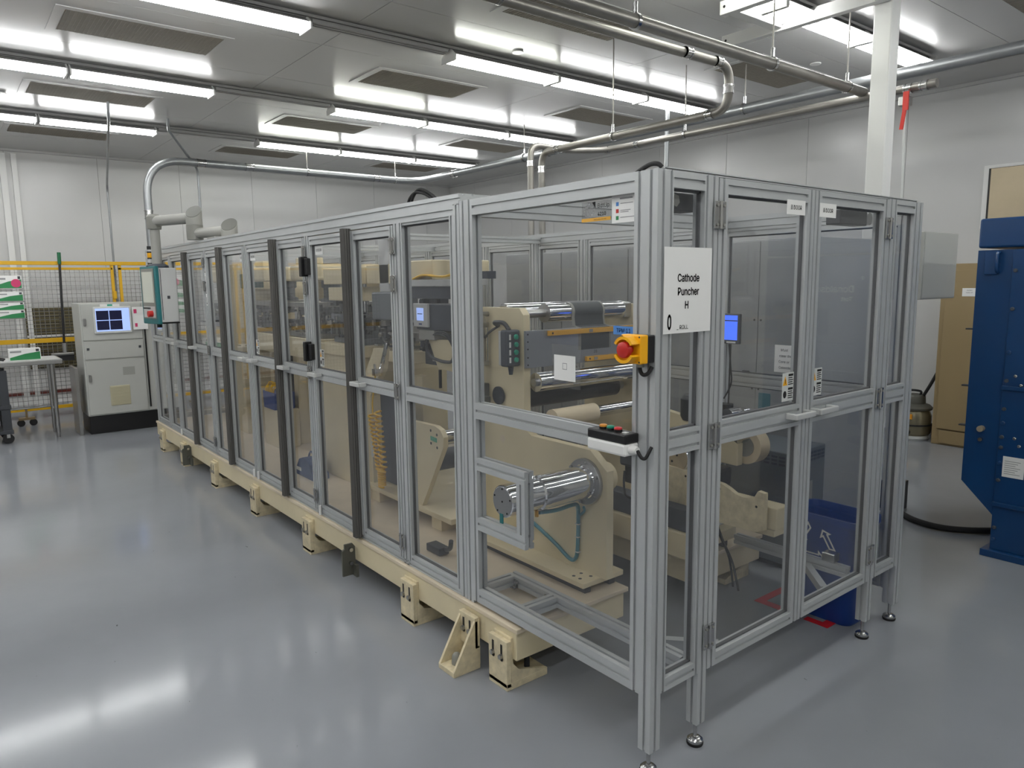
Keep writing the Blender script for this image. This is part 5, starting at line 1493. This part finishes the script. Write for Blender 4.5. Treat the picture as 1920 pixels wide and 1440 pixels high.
# ================================================================ RECYCLING BIN AND FLOOR TAPE
RB = thing('recycling_bin', 'blue recycling bin with white arrows inside the enclosure corner', 'bin', (-.237, 1.56, 0))
def rr_ring(cx, cy, a, b, r, z, n=6):
    out = []
    for (sx, sy, t0) in ((1, 1, 0), (-1, 1, PI / 2), (-1, -1, PI), (1, -1, 3 * PI / 2)):
        for i in range(n + 1):
            t = t0 + i * PI / 2 / n
            out.append((cx + sx * (a - r) + r * math.cos(t), cy + sy * (b - r) + r * math.sin(t), z))
    return out
bc = (-.237, 1.56)
layers = [(.135, .085, .0), (.145, .09, .02), (.165, .112, .48), (.178, .122, .48), (.178, .122, .51), (.168, .114, .51), (.16, .107, .47), (.14, .085, .02)]
vs, fs = [], []
for (a, b, z) in layers: vs += rr_ring(bc[0], bc[1], a, b, .045, z)
N = 28
for k in range(len(layers) - 1):
    for i in range(N): fs.append((k * N + i, k * N + (i + 1) % N, (k + 1) * N + (i + 1) % N, (k + 1) * N + i))
fs.append(tuple(range(N - 1, -1, -1))); fs.append(tuple(range((len(layers) - 1) * N, len(layers) * N)))
ob = make('bin_body', vs, fs, 'blue_bin', RB, True)
# recycling arrows on the broad face
slope = (.112 - .09) / .46
def onbin(u, w):  # u along x, w height
    return (bc[0] + u, bc[1] - .09 - slope * (w - .02) - .0015, w)
def arrow(rot):
    P = [(-.055, -.030), (.012, -.030), (.012, -.045), (.040, -.018), (.012, .009), (.012, -.006), (-.040, -.006)]
    Q = [(-.043, -.0235), (.0185, -.0235), (.0185, -.0295), (.0305, -.018), (.0185, -.0065), (.0185, -.0125), (-.0365, -.0125)]
    def T(p):
        a = p[0] * 1.2; b = p[1] * 1.2 - .044
        c, s = math.cos(rot), math.sin(rot)
        return onbin(-.03 + (a * c - b * s), .37 + (a * s + b * c))
    A = [T(p) for p in P]; B = [T(p) for p in Q]
    n = len(A)
    return MB().add(A + B, [(i, (i + 1) % n, n + (i + 1) % n, n + i) for i in range(n)])
for i in range(3): arrow(i * 2 * PI / 3).build('recycling_arrow', 'white', RB)
def tape(pts, label):
    tag(MB().prism(pts, 'z', .0005, .0022).build('floor_tape', 'red_tape', None), label, 'floor tape', 'red floor tape')
tape([(-.58, 1.39), (-.50, 1.39), (-.50, 1.44), (-.53, 1.44), (-.53, 1.75), (-.58, 1.75)], 'red floor tape corner at the back left of the recycling bin') if False else None
tape([(-.545, 1.40), (-.545, 1.70), (-.505, 1.70), (-.505, 1.445), (-.37, 1.445), (-.37, 1.40)], 'red floor tape corner left of the recycling bin')
tape([(-.28, 1.40), (-.16, 1.40), (-.16, 1.485), (-.205, 1.485), (-.205, 1.44), (-.28, 1.44)], 'red floor tape corner in front of the recycling bin')
